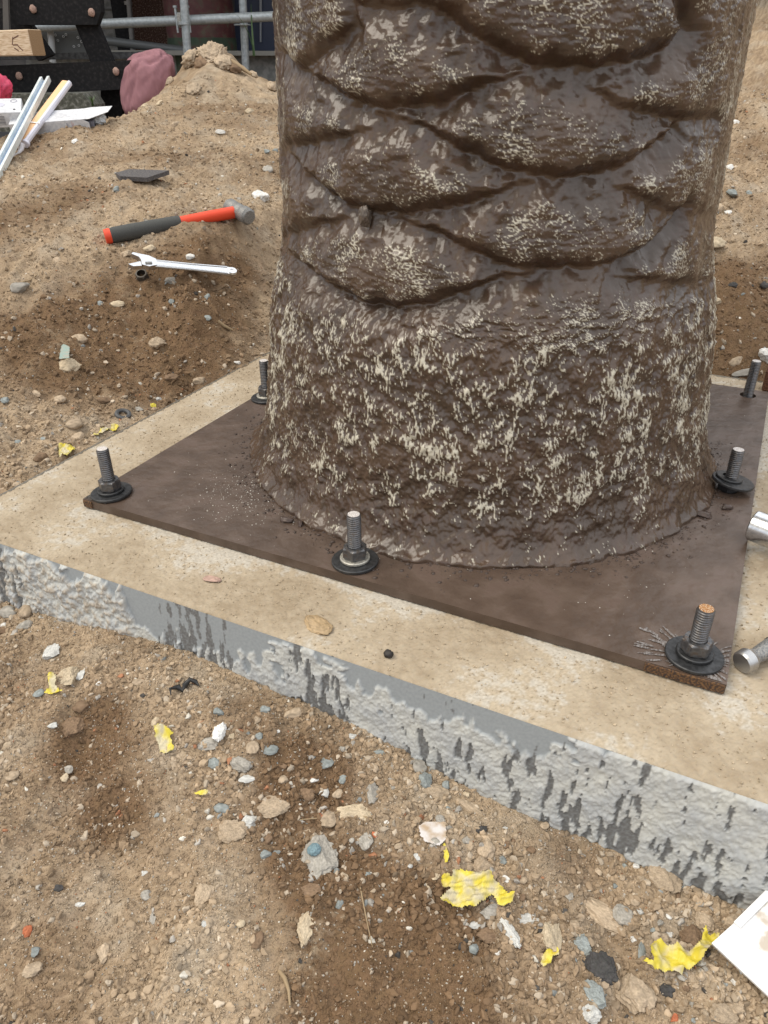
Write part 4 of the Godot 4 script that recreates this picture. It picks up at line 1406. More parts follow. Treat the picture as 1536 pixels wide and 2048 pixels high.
func build_tools() -> void:
	var chrome := noise_mat(111, 0.02, [[0.3, Color(0.55, 0.56, 0.58)], [0.7, Color(0.68, 0.69, 0.70)]], 12.0, 0.22, 0.95)
	var dull := noise_mat(112, 0.04, [[0.3, Color(0.14, 0.145, 0.15)], [0.55, Color(0.26, 0.26, 0.26)], [0.75, Color(0.36, 0.34, 0.30)]], 14.0, 0.55, 0.5, 1.0)
	var red := mat(Color(0.72, 0.065, 0.022), 0.45)
	var rubber := noise_mat(113, 0.04, [[0.3, Color(0.05, 0.052, 0.05)], [0.7, Color(0.075, 0.078, 0.075)]], 14.0, 0.85)
	# hammer
	var h0 := on_ground(214, 486)
	var h1 := on_ground(474, 442)
	var up := ground_normal((h0 + h1) * 0.5)
	var hm := thing("club_hammer", "club hammer with red handle and grey rubber grip lying on the soil", "hammer", h0)
	var a := up * 0.024
	var dir := (h1 - h0)
	var ln := dir.length()
	dir /= ln
	var b := h1 - h0 + up * 0.034
	var line := func(f: float) -> Vector3: return a.lerp(b, f)
	part(hm, "handle", tube([line.call(0.0), line.call(0.03), line.call(0.06), line.call(0.5), line.call(0.8), line.call(0.99)], [0.021, 0.023, 0.020, 0.0175, 0.019, 0.0185], 20), red)
	part(hm, "rubber_grip", tube([line.call(0.045), line.call(0.065), line.call(0.12), line.call(0.2), line.call(0.28), line.call(0.36), line.call(0.44), line.call(0.52), line.call(0.555), line.call(0.57)], [0.0215, 0.0235, 0.0235, 0.0242, 0.0232, 0.0238, 0.0226, 0.0222, 0.0215, 0.018], 24), rubber)
	var side := up.cross(dir).normalized()
	if side.dot(cam_pos - h1) < 0.0:
		side = -side
	var ax := (side + dir * 0.30 + up * 0.02).normalized()
	part(hm, "hammer_head", lathe([Vector2(0.0, -0.062), Vector2(0.019, -0.062), Vector2(0.025, -0.056), Vector2(0.0265, -0.034), Vector2(0.024, -0.018), Vector2(0.026, 0.0), Vector2(0.024, 0.018), Vector2(0.0275, 0.034), Vector2(0.0275, 0.054), Vector2(0.021, 0.062), Vector2(0.0, 0.063)], 8), dull, b + dir * 0.012, basis_y(ax, up) * Basis(Vector3.UP, PI / 8))
	# adjustable wrench
	var t0 := depth_of(on_ground(284, 531))
	var t1 := depth_of(on_ground(466, 549))
	var clear := 0.0
	for e in 13:
		var f := e / 12.0
		clear = maxf(clear, lerpf(t0, t1, f) - depth_of(on_ground(lerpf(284, 466, f), lerpf(531, 549, f))))
	var w0 := at(284, 531, t0 - clear)
	var w1 := at(466, 549, t1 - clear)
	var wn := ground_normal((w0 + w1) * 0.5)
	var wd := (w1 - w0)
	var wl := wd.length()
	wd /= wl
	var wz := wn
	var wy := wz.cross(wd).normalized()
	var wb := Basis(wd, wy, wd.cross(wy))
	var wr := thing("adjustable_wrench", "chrome adjustable wrench lying on the soil below the hammer", "wrench", w0 + wn * 0.011)
	part(wr, "handle", prism(PackedVector2Array([Vector2(0.03, -0.013), Vector2(wl * 0.55, -0.0125), Vector2(wl * 0.95, -0.016), Vector2(wl, -0.012), Vector2(wl * 1.02, 0.0), Vector2(wl, 0.012), Vector2(wl * 0.95, 0.016), Vector2(wl * 0.55, 0.0125), Vector2(0.03, 0.013)]), 0.007), chrome, Vector3.ZERO, wb)
	for s in [-1.0, 1.0]:
		part(wr, "handle_rail", tube([wb * Vector3(0.035, s * 0.0115, 0.001), wb * Vector3(wl * 0.55, s * 0.011, 0.001), wb * Vector3(wl * 0.94, s * 0.0145, 0.001)], [0.0048], 10), chrome)
	part(wr, "hanging_eye", lathe([Vector2(0.006, -0.005), Vector2(0.014, -0.005), Vector2(0.0155, 0.0), Vector2(0.014, 0.005), Vector2(0.006, 0.005), Vector2(0.006, -0.005)], 24), chrome, wb * Vector3(wl * 0.995, 0, 0), wb * Basis(Vector3.RIGHT, PI / 2))
	part(wr, "wrench_head", prism(PackedVector2Array([Vector2(0.045, -0.013), Vector2(0.042, 0.014), Vector2(0.022, 0.026), Vector2(-0.002, 0.030), Vector2(-0.022, 0.034), Vector2(-0.026, 0.026), Vector2(-0.006, 0.016), Vector2(0.000, 0.004), Vector2(0.002, -0.018), Vector2(0.022, -0.024)]), 0.015), chrome, Vector3.ZERO, wb)
	part(wr, "movable_jaw", prism(PackedVector2Array([Vector2(0.000, -0.004), Vector2(0.004, -0.024), Vector2(-0.02, -0.030), Vector2(-0.033, -0.022), Vector2(-0.014, -0.012)]), 0.013), chrome, wb * Vector3(-0.002, 0, 0.0005), wb)
	part(wr, "adjusting_screw", tube([wb * Vector3(0.012, -0.012, 0.005), wb * Vector3(0.03, -0.008, 0.005)], [0.0065], 12), dull)
	# loose nut and ring
	var np := on_ground(287, 557)
	single("hex_nut", "loose dark hex nut lying on the soil beside the wrench", "nut", nut_mesh(0.034, 0.028), noise_mat(114, 0.03, [[0.3, Color(0.06, 0.055, 0.05)], [0.7, Color(0.13, 0.11, 0.09)]], 20.0, 0.6, 0.5), np + Vector3(0, -0.003, 0), basis_y(ground_normal(np) + Vector3(0.1, 0, 0.1)))
	var rp := on_ground(246, 830)
	single("rubber_ring", "small dark grey ring lying in the soil beside the slab edge", "ring", lathe([Vector2(0.011, 0.0), Vector2(0.017, -0.002), Vector2(0.0205, 0.0015), Vector2(0.0195, 0.0055), Vector2(0.015, 0.0075), Vector2(0.011, 0.0055), Vector2(0.010, 0.002), Vector2(0.011, 0.0)], 32), mat(Color(0.065, 0.067, 0.07), 0.6), rp + Vector3(0, 0.001, 0), basis_y(ground_normal(rp) + Vector3(0.12, 0, 0.1)))
	# slate tile
	var sp := on_ground(281, 356)
	var sn := (ground_normal(sp) + Vector3(0, 0.35, 0)).normalized()
	var sx := (flat_r - sn * flat_r.dot(sn)).normalized()
	single("slate_tile", "dark slate tile offcut lying on the soil above the hammer", "tile", prism(PackedVector2Array([Vector2(-0.088, 0.012), Vector2(-0.055, 0.068), Vector2(0.09, 0.055), Vector2(0.038, -0.05), Vector2(-0.06, -0.035)]), 0.014), noise_mat(115, 0.03, [[0.3, Color(0.055, 0.052, 0.055)], [0.6, Color(0.09, 0.085, 0.088)], [0.8, Color(0.16, 0.14, 0.12)]], 8.0, 0.75, 0.0, 2.0), sp + sn * 0.010, Basis(sx, sn.cross(sx), sn))
	# socket and ratchet by the plate's right edge
	var q0 := on_level(1506, 1050, 0.028)
	var so := thing("chrome_socket", "large polished chrome socket lying across the plate edge", "socket", q0)
	var sd := Vector3(0.93, 0.0, 0.36).normalized()
	part(so, "socket_body", lathe([Vector2(0.020, 0.0), Vector2(0.0262, 0.0), Vector2(0.0275, 0.002), Vector2(0.0275, 0.05), Vector2(0.022, 0.056), Vector2(0.022, 0.09), Vector2(0.0, 0.09)], 40), chrome, Vector3.ZERO, basis_y(sd, Vector3.UP))
	part(so, "socket_bore", lathe([Vector2(0.020, 0.0), Vector2(0.0195, 0.03), Vector2(0.0, 0.03)], 12), dull, Vector3.ZERO, basis_y(sd, Vector3.UP))
	var r0 := on_level(1491, 1322, -0.001)
	var ra := thing("ratchet_handle", "chrome ratchet with knurled grip lying on the slab beside the plate", "ratchet", r0)
	var rd := Vector3(0.60, 0.10, -0.79).normalized()
	var rb := basis_y(rd, Vector3.UP)
	part(ra, "end_knob", lathe([Vector2(0.0, -0.008), Vector2(0.0145, -0.008), Vector2(0.0165, -0.005), Vector2(0.017, 0.006), Vector2(0.013, 0.013)], 32), noise_mat(116, 0.15, [[0.4, Color(0.3, 0.3, 0.3)], [0.6, Color(0.6, 0.6, 0.6)]], 40.0, 0.35, 0.9), Vector3.ZERO, rb)
	part(ra, "shaft", lathe([Vector2(0.013, 0.012), Vector2(0.0105, 0.02), Vector2(0.0125, 0.035), Vector2(0.014, 0.052)], 28), dull, Vector3.ZERO, rb)
	# knurled grip: crossing grooves
	var kp := PackedVector3Array()
	for j in 121:
		for i in 97:
			var an := TAU * i / 96.0
			var y := 0.052 + 0.16 * j / 120.0
			var r := 0.0145 + 0.0009 * maxf(sin(an * 16.0 + y * 900.0), 0.0) * maxf(sin(an * 16.0 - y * 900.0), 0.0)
			kp.append(Vector3(sin(an) * r, y, cos(an) * r))
	part(ra, "knurled_grip", grid_mesh(kp, PackedColorArray(), 97, 121, true), chrome, Vector3.ZERO, rb)
	# rusty block behind the bare rod
	var br := thing("rusty_block", "rust brown steel block standing behind the bare anchor rod", "steel block", Vector3(0.64, SLAB_Y, -0.655))
	part(br, "block_body", box(Vector3(0.14, 0.055, 0.04), 0.003), noise_mat(117, 0.04, [[0.3, Color(0.05, 0.018, 0.008)], [0.6, Color(0.12, 0.045, 0.02)], [0.8, Color(0.2, 0.09, 0.04)]], 12.0, 0.85, 0.0, 2.0), Vector3(0, 0.028, 0))

# ---------------------------------------------------------------- stones
func build_stones() -> void:
	var cols := {
		"tan": Color(0.38, 0.30, 0.215), "grey": Color(0.32, 0.30, 0.265), "blue": Color(0.235, 0.257, 0.252), "white": Color(0.60, 0.59, 0.56),
		"black": Color(0.06, 0.058, 0.057), "brown": Color(0.185, 0.125, 0.08), "red": Color(0.42, 0.14, 0.07), "cream": Color(0.46, 0.38, 0.27), "pale": Color(0.46, 0.46, 0.44)}
	var m := vmat(0.9, 0.35)
	# pixel x, pixel y, width, height, colour, turn in picture (degrees), own label
	var list := [
		[18, 1226, 36, 22, "grey", 20, ""], [6, 1248, 12, 12, "white", 0, ""], [5, 1263, 24, 18, "brown", 0, ""], [49, 1251, 32, 20, "grey", -10, ""], [55, 1222, 30, 26, "tan", 0, ""],
		[106, 1306, 34, 34, "pale", 0, "squarish pale grey stone in the soil near the rough slab corner"], [138, 1358, 44, 42, "cream", 20, "chunky cream stone right beside a small yellow tape scrap"], [162, 1346, 20, 26, "pale", 0, ""], [78, 1386, 26, 17, "blue", 0, ""],
		[164, 1413, 38, 22, "brown", 10, ""], [146, 1458, 44, 42, "brown", 0, "round dark brown clod on the rim of the small hollow"], [106, 1449, 22, 16, "pale", 0, ""], [279, 1364, 32, 16, "tan", 0, ""], [199, 1368, 14, 11, "white", 0, ""],
		[313, 1443, 18, 22, "cream", 0, ""], [416, 1486, 40, 27, "grey", 0, ""], [505, 1497, 24, 30, "tan", 10, ""], [540, 1500, 33, 22, "blue", -10, ""], [427, 1526, 27, 24, "blue", 0, ""], [483, 1527, 42, 30, "grey", 10, ""], [496, 1557, 38, 20, "pale", -10, ""],
		[446, 1615, 34, 22, "blue", 0, ""], [466, 1661, 56, 50, "tan", 30, "blocky notched tan stone beside a lumpy pale grey one"], [499, 1647, 40, 34, "pale", -20, "lumpy pale grey stone beside a blocky notched tan one"], [128, 1555, 22, 18, "cream", 0, ""], [24, 1550, 28, 20, "tan", 0, ""], [133, 1539, 26, 18, "grey", 0, ""],
		[655, 1524, 35, 25, "blue", 0, "blue grey stone alone on a bare patch of fine soil"], [758, 1503, 26, 18, "blue", 0, ""], [806, 1483, 26, 24, "cream", 0, "squat amber stone touching the mortared side of the slab"], [839, 1532, 30, 30, "grey", 0, ""], [860, 1531, 16, 27, "grey", 0, ""], [852, 1561, 35, 31, "blue", 0, ""],
		[876, 1584, 58, 30, "tan", 10, ""], [893, 1567, 19, 19, "blue", 0, ""], [941, 1553, 39, 35, "grey", 0, "round grey boulder touching the streaked slab side"], [933, 1586, 14, 14, "cream", 0, ""], [941, 1619, 72, 28, "tan", 42, ""], [744, 1586, 27, 40, "grey", 15, ""],
		[712, 1626, 74, 38, "cream", 0, "large flat cream stone with a pebble sitting by its edge"], [549, 1612, 60, 42, "tan", -15, ""], [611, 1588, 35, 33, "brown", 0, ""], [640, 1629, 13, 13, "red", 0, ""], [750, 1668, 14, 14, "red", 0, ""], [732, 1682, 28, 36, "grey", -20, ""],
		[640, 1718, 66, 90, "grey", 0, "large flat grey slab of rock with a blue pebble on top"], [655, 1640, 36, 38, "tan", 0, ""], [870, 1684, 30, 20, "grey", 0, ""], [963, 1657, 28, 18, "black", 0, ""], [586, 1426, 36, 24, "tan", -35, ""], [480, 1524, 40, 26, "grey", 0, ""],
		[1331, 1752, 64, 56, "tan", 20, "big wedge shaped stone leaning against the slab side"], [970, 1696, 34, 40, "tan", 0, ""], [968, 1733, 40, 38, "tan", 0, "round tan stone just above the large yellow tape scrap"], [1212, 1838, 118, 50, "tan", 36, "long smooth tan cobble lying aslant, a round one at its flank"], [1246, 1830, 38, 38, "grey", 0, ""],
		[983, 1819, 46, 32, "grey", 0, ""], [1018, 1862, 24, 66, "pale", -30, "thin pale grey mortar shard standing on edge"], [1050, 1838, 72, 44, "pale", 10, "ragged pale grey mortar chunk with small pits"], [1103, 1865, 42, 62, "cream", 10, "upright cream stone between mortar chunk and blue grey cobble"], [980, 1871, 46, 30, "brown", 0, ""], [956, 1846, 32, 16, "pale", 0, ""],
		[1165, 1884, 37, 52, "blue", 5, "oval blue grey cobble above the black cinder"], [1198, 1938, 66, 66, "black", 0, "lumpy black cinder between tan and blue stones"], [1269, 1982, 74, 74, "tan", 0, "broad flat tan stone below the crumpled yellow tape"], [1193, 1987, 38, 54, "blue", -30, ""], [1182, 2030, 36, 34, "pale", 0, ""], [1446, 2032, 50, 40, "tan", 0, ""], [1473, 2015, 42, 44, "tan", 0, ""],
		[1383, 1876, 44, 46, "brown", 0, "rounded brown stone behind the crumpled yellow tape"], [1462, 1843, 40, 26, "tan", -30, ""], [1413, 1840, 42, 38, "tan", 0, ""], [950, 1898, 25, 20, "blue", 0, ""], [1331, 1978, 36, 28, "black", 30, ""], [1350, 2037, 24, 20, "red", 0, ""], [1285, 1906, 18, 44, "blue", 10, ""],
		[608, 1853, 34, 74, "cream", 12, "tall pale triangular stone beside the damp soil"], [678, 1807, 20, 20, "blue", 0, ""], [410, 1787, 35, 56, "tan", 8, ""], [292, 1789, 21, 19, "grey", 0, ""], [53, 1861, 23, 23, "red", 0, "rusty red brick crumb among brown grit"], [207, 1907, 26, 36, "tan", 0, ""], [64, 1937, 36, 26, "tan", -25, ""], [160, 1807, 21, 12, "pale", -20, ""],
		[292, 1748, 22, 12, "pale", 20, ""], [531, 1709, 23, 18, "blue", 0, ""], [622, 1782, 42, 30, "brown", 0, ""], [515, 1878, 22, 32, "brown", 25, ""], [70, 1905, 22, 18, "blue", 0, ""], [305, 1835, 15, 34, "grey", 0, ""], [330, 1850, 14, 26, "tan", 0, ""], [115, 1775, 24, 20, "black", 0, ""], [480, 1845, 20, 20, "cream", 0, ""], [410, 1846, 16, 14, "pale", 0, ""],
		[520, 395, 34, 28, "white", 0, "angular white stone on the slope beside the hammer head"], [315, 688, 32, 30, "tan", 0, "round crumbly clod alone in the damp hollow"], [142, 735, 40, 34, "cream", 0, "wedge shaped stone leaning on the green tile shard"], [158, 676, 28, 20, "tan", 0, ""], [1430, 492, 40, 28, "cream", 0, "yellowish boulder half hidden behind the trunk"], [1535, 712, 34, 34, "white", 0, "white boulder above the rusty steel block"],
		[1475, 722, 32, 20, "tan", -15, ""], [1465, 387, 20, 22, "blue", 0, ""], [1498, 386, 13, 10, "blue", 0, ""], [1457, 427, 20, 10, "white", 0, ""], [1433, 418, 28, 18, "tan", 0, ""], [1460, 335, 16, 14, "white", 0, ""], [1442, 247, 16, 12, "white", 0, ""], [1470, 245, 18, 14, "white", 0, ""], [1465, 572, 20, 12, "black", 0, ""], [1528, 570, 18, 14, "black", 0, ""], [1432, 605, 24, 22, "cream", 0, ""], [1490, 745, 46, 18, "grey", 0, ""],
		[298, 497, 22, 14, "cream", 0, ""], [253, 508, 26, 14, "tan", 0, ""], [345, 562, 30, 14, "grey", 10, ""], [380, 512, 18, 12, "white", 0, ""], [415, 594, 12, 14, "blue", 0, ""], [414, 634, 16, 12, "blue", 0, ""], [235, 608, 26, 14, "cream", 0, ""], [342, 600, 14, 12, "blue", 0, ""], [200, 608, 12, 12, "blue", 0, ""], [10, 800, 16, 14, "blue", 0, ""], [35, 886, 24, 14, "blue", 0, ""], [88, 877, 18, 10, "blue", 0, ""], [150, 848, 34, 22, "tan", -15, ""], [155, 872, 24, 24, "tan", 0, ""], [80, 915, 26, 22, "brown", 0, ""], [60, 930, 20, 16, "tan", 0, ""], [35, 968, 22, 14, "tan", 0, ""], [318, 800, 14, 10, "pale", -20, ""], [276, 816, 18, 10, "grey", 0, ""], [475, 725, 14, 9, "white", 0, ""], [400, 762, 28, 16, "tan", -20, ""], [503, 738, 22, 16, "tan", 0, ""], [345, 755, 30, 16, "brown", -15, ""],
		[40, 575, 36, 22, "grey", -25, ""], [115, 520, 18, 14, "tan", 0, ""], [350, 250, 22, 16, "tan", 0, ""], [365, 130, 46, 34, "tan", 0, ""], [428, 116, 56, 40, "tan", 0, ""], [390, 182, 40, 24, "tan", 0, ""], [352, 140, 34, 26, "tan", 0, ""], [383, 121, 38, 28, "tan", 0, ""], [402, 128, 30, 26, "brown", 0, ""], [446, 124, 34, 36, "tan", 0, ""], [470, 138, 24, 20, "brown", 0, ""], [318, 160, 30, 22, "tan", 0, ""], [340, 165, 20, 14, "tan", 0, ""], [306, 176, 26, 20, "brown", 0, ""], [505, 150, 20, 14, "tan", 0, ""], [290, 215, 20, 12, "cream", 0, ""], [320, 207, 16, 9, "cream", 0, ""], [238, 212, 26, 18, "brown", 0, ""], [262, 205, 20, 20, "brown", 0, ""], [278, 200, 18, 18, "tan", 0, ""], [440, 265, 20, 10, "white", 0, ""], [500, 225, 18, 12, "cream", 0, ""], [545, 175, 22, 24, "tan", 0, ""], [475, 400, 20, 14, "grey", 0, ""], [535, 340, 20, 20, "grey", 0, ""], [533, 303, 14, 8, "blue", 0, ""], [550, 302, 12, 8, "blue", 0, ""], [150, 282, 12, 12, "white", 0, ""], [232, 378, 18, 14, "blue", 0, ""], [70, 790, 26, 16, "tan", 0, ""], [120, 800, 22, 16, "tan", 0, ""], [210, 800, 26, 14, "brown", 0, ""],
	]
	var rs := RandomNumberGenerator.new()
	rs.seed = 515
	while list.size() < 285:
		var ex := rs.randf_range(430, 1530)
		var ey := rs.randf_range(1420, 2040)
		var line := lerpf(1330.0, 1830.0, (ex - 480.0) / 1050.0)       # where the slab meets the soil
		if ey < line + 16.0 or ey > line + 330.0 or rs.randf() > exp(-(ey - line) / 260.0):
			continue
		if Vector2(ex - 800, ey - 1890).length() < 110.0 or Vector2(ex - 620, ey - 1480).length() < 60.0 or Vector2(ex - 1130, ey - 1715).length() < 70.0:
			continue
		var hit := false
		for q in list:
			if Vector2(ex - q[0], ey - q[1]).length() < (q[2] + q[3]) * 0.3 + 10.0:
				hit = true
				break
		if hit:
			continue
		var sz := rs.randf_range(11, 22)
		list.append([ex, ey, sz, sz * rs.randf_range(0.6, 1.0), ["tan", "tan", "tan", "grey", "grey", "cream", "pale", "brown", "brown", "blue", "white", "tan"][rs.randi() % 12], rs.randf_range(-60, 60), ""])
	var words := {"tan": "tan stone", "grey": "dull grey stone", "blue": "blue grey pebble", "white": "white stone", "black": "black stone", "brown": "dark brown clod", "red": "orange brick crumb", "cream": "cream stone", "pale": "pale grey mortar crumb"}
	var marks := [[20, 1210, "below the rough slab corner"], [100, 1370, "near the twisted yellow tape"], [145, 1458, "near the small hollow"], [330, 1480, "near the faded yellow tape"], [440, 1468, "near the white plaster lump"], [370, 1378, "near the black plastic scrap"], [400, 1588, "near the tiny yellow shred"], [499, 1650, "near the notched tan stone"], [640, 1718, "near the rock with blue pebble"], [712, 1626, "near the large flat cream stone"], [655, 1524, "near the bare soil patch"], [806, 1483, "near the amber stone"], [941, 1553, "near the round boulder by the slab"], [865, 1660, "near the white tile fragment"], [955, 1785, "near the large yellow tape"], [1050, 1840, "near the mortar chunk"], [1100, 1920, "near the curled yellow tape"], [1198, 1938, "near the black cinder"], [1269, 1982, "near the broad flat stone"], [1350, 1920, "near the crumpled yellow tape"], [1450, 1840, "by the white board"], [1470, 2020, "below the white board"], [1331, 1752, "near the wedge shaped stone"], [608, 1853, "near the tall triangular stone"], [574, 1974, "near the curved twig"], [53, 1861, "near the red brick crumb"], [290, 1770, "amid the fine brown grit"], [130, 1550, "on the open gravel"],
		[500, 400, "beside the hammer head"], [260, 480, "beside the hammer grip"], [290, 550, "beside the loose nut"], [440, 545, "beside the wrench handle"], [280, 350, "beside the slate tile"], [450, 650, "beside the pale twig"], [315, 688, "in the damp hollow"], [130, 720, "beside the green tile shard"], [246, 830, "beside the grey ring"], [135, 905, "beside the square yellow tape"], [20, 960, "by the far slab corner"], [480, 730, "by the slab behind the trunk"], [120, 250, "beside the opened box"], [240, 205, "below the pink sack"], [430, 110, "on the heap top"], [500, 220, "high on the heap"], [40, 580, "on the slope left of the hollow"], [20, 800, "low on the slope"], [1465, 387, "on the gravel bank right of the trunk"], [1470, 240, "high on the gravel bank"], [1480, 570, "above the dark hole"], [1490, 730, "beside the bare anchor rod"]]
	var k := 0
	for s in list:
		k += 1
		var p := on_ground(s[0], s[1])
		var t := depth_of(p)
		var rx: float = s[2] * 0.5 * t / FOCAL * 1.08
		var n := ground_normal(p)
		var look := (cam_pos - p).normalized()
		var sl := maxf(look.dot(n), 0.3)
		var rz: float = s[3] * 0.5 * t / FOCAL / lerpf(1.0, sl, 0.6)
		rz = minf(rz, rx * 2.6)
		var ry := minf(rx, rz) * (0.62 if s[2] < 60 else 0.42)
		var xx := (flat_r - n * flat_r.dot(n)).normalized()
		var b := Basis(xx, n, xx.cross(n)) * Basis(Vector3.UP, -deg_to_rad(s[5]))
		var big: bool = s[2] * s[3] > 900
		var col: Color = cols[s[4]]
		col = col * (0.88 + 0.24 * fposmod(k * 0.618, 1.0))
		var rounder: bool = s[4] in ["tan", "brown", "grey"] and k % 3 != 0
		var mesh := stone_mesh(1000 + k, (4 if s[2] * s[3] > 1500 else 3) if big else 2, 9 if not rounder else 5, Vector3(rx, ry, rz), (0.22 if s[1] < 190 else 0.06) if s[4] != "pale" and s[4] != "black" else 0.13, col, 0.08 if rounder else 0.0)
		var front: bool = s[1] > 1150
		var where := "half sunk in the soil before the slab" if front else ("on the bank right of the trunk" if s[0] > 1300 else "on the soil slope behind the slab")
		var lab: String = s[6]
		var grp := ""
		if lab == "":
			var near := 1e9
			var mark := ""
			for q in marks:
				var dd := Vector2(s[0] - q[0], (s[1] - q[1]) * 1.3).length()
				if dd < near:
					near = dd
					mark = q[2]
			var size := "tiny" if s[2] < 17 else ("small" if s[2] < 27 else ("fist sized" if s[2] < 0 else ("middling" if s[2] < 40 else "large")))
			var form := "long" if maxf(s[2], s[3]) > 1.75 * minf(s[2], s[3]) else ("rounded" if rounder else "angular")
			lab = "%s %s %s %s" % [size, form, words[s[4]], mark]
			grp = words[s[4]] + "s " + where
		single("stone", lab, "stone", mesh, m, p + n * ry * (0.30 if s[1] != 1718 else 0.15), b, grp)
	# the blue pebble on the rock
	var rp := on_ground(633, 1706)
	single("stone", "rounded blue pebble lying on the large flat grey rock", "stone", stone_mesh(2001, 3, 5, Vector3(0.0088, 0.006, 0.0088), 0.05, Color(0.17, 0.25, 0.28), 0.08), m, rp + Vector3(-0.001, 0.013, 0.004))

# ---------------------------------------------------------------- litter
# a thin torn piece whose outline was traced on the ground, crumpled over it
func scrap_mesh(outline: Array, lift: float, crumple: float, sd: int, pale: float, base: Color, faded: Color, level := INF) -> Array:
	var poly := PackedVector2Array()
	var c0 := Vector3.ZERO
	for k in range(0, outline.size(), 2):
		var q := on_ground(outline[k], outline[k + 1]) if level == INF else on_level(outline[k], outline[k + 1], level)
		poly.append(Vector2(q.x, q.z))
		c0 += q
	c0 /= poly.size()
	var r := Rect2(poly[0], Vector2.ZERO)
	for q in poly:
		r = r.expand(q)
	r = r.grow(0.004)
	var step := clampf(maxf(r.size.x, r.size.y) / 70.0, 0.0010, 0.003)
	var nx := int(r.size.x / step) + 2
	var ny := int(r.size.y / step) + 2
	var fold := noise(sd, 17.0, 2, true)
	var soft := noise(sd + 1, 13.0, 2)
	var wear := noise(sd + 2, 38.0, 3)
	var ragged := noise(sd + 3, 160.0, 2)
	var p := PackedVector3Array()
	var c := PackedColorArray()
	var keep := []
	for j in ny:
		for i in nx:
			var x := r.position.x + i * step
			var z := r.position.y + j * step
			var h := (ground_y(x, z) if level == INF else level) + lift + crumple * (0.55 + 0.9 * soft.get_noise_2d(x, z) + 0.5 * fold.get_noise_2d(x, z))
			var rg := ragged.get_noise_2d(x, z) * 0.0011
			keep.append(Geometry2D.is_point_in_polygon(Vector2(x + rg, z - rg), poly))
			p.append(Vector3(x, h, z) - c0)
			var w := clampf(pale + 0.12 + wear.get_noise_2d(x, z) * 1.5, 0.0, 1.0)
			var ink := 1.0
			if sd == 307 and fposmod((z * 0.9 + x * 0.45) / 0.0062, 1.0) < 0.3 and soft.get_noise_2d(x * 2.0, z * 2.0) > -0.15:
				ink = 0.72       # printed lines
			var tint := base.lerp(faded, w)
			c.append(Color(tint.r * ink, tint.g * ink * 0.97, tint.b * ink))
	var st := begin()
	for j in ny - 1:
		for i in nx - 1:
			var a := j * nx + i
			if keep[a] and keep[a + 1] and keep[a + nx] and keep[a + nx + 1]:
				for e in [a, a + 1, a + nx, a + 1, a + nx + 1, a + nx]:
					st.set_color(c[e])
					st.set_smooth_group(0)
					st.add_vertex(p[e])
	st.index()
	st.generate_normals()
	return [st.commit(), c0]

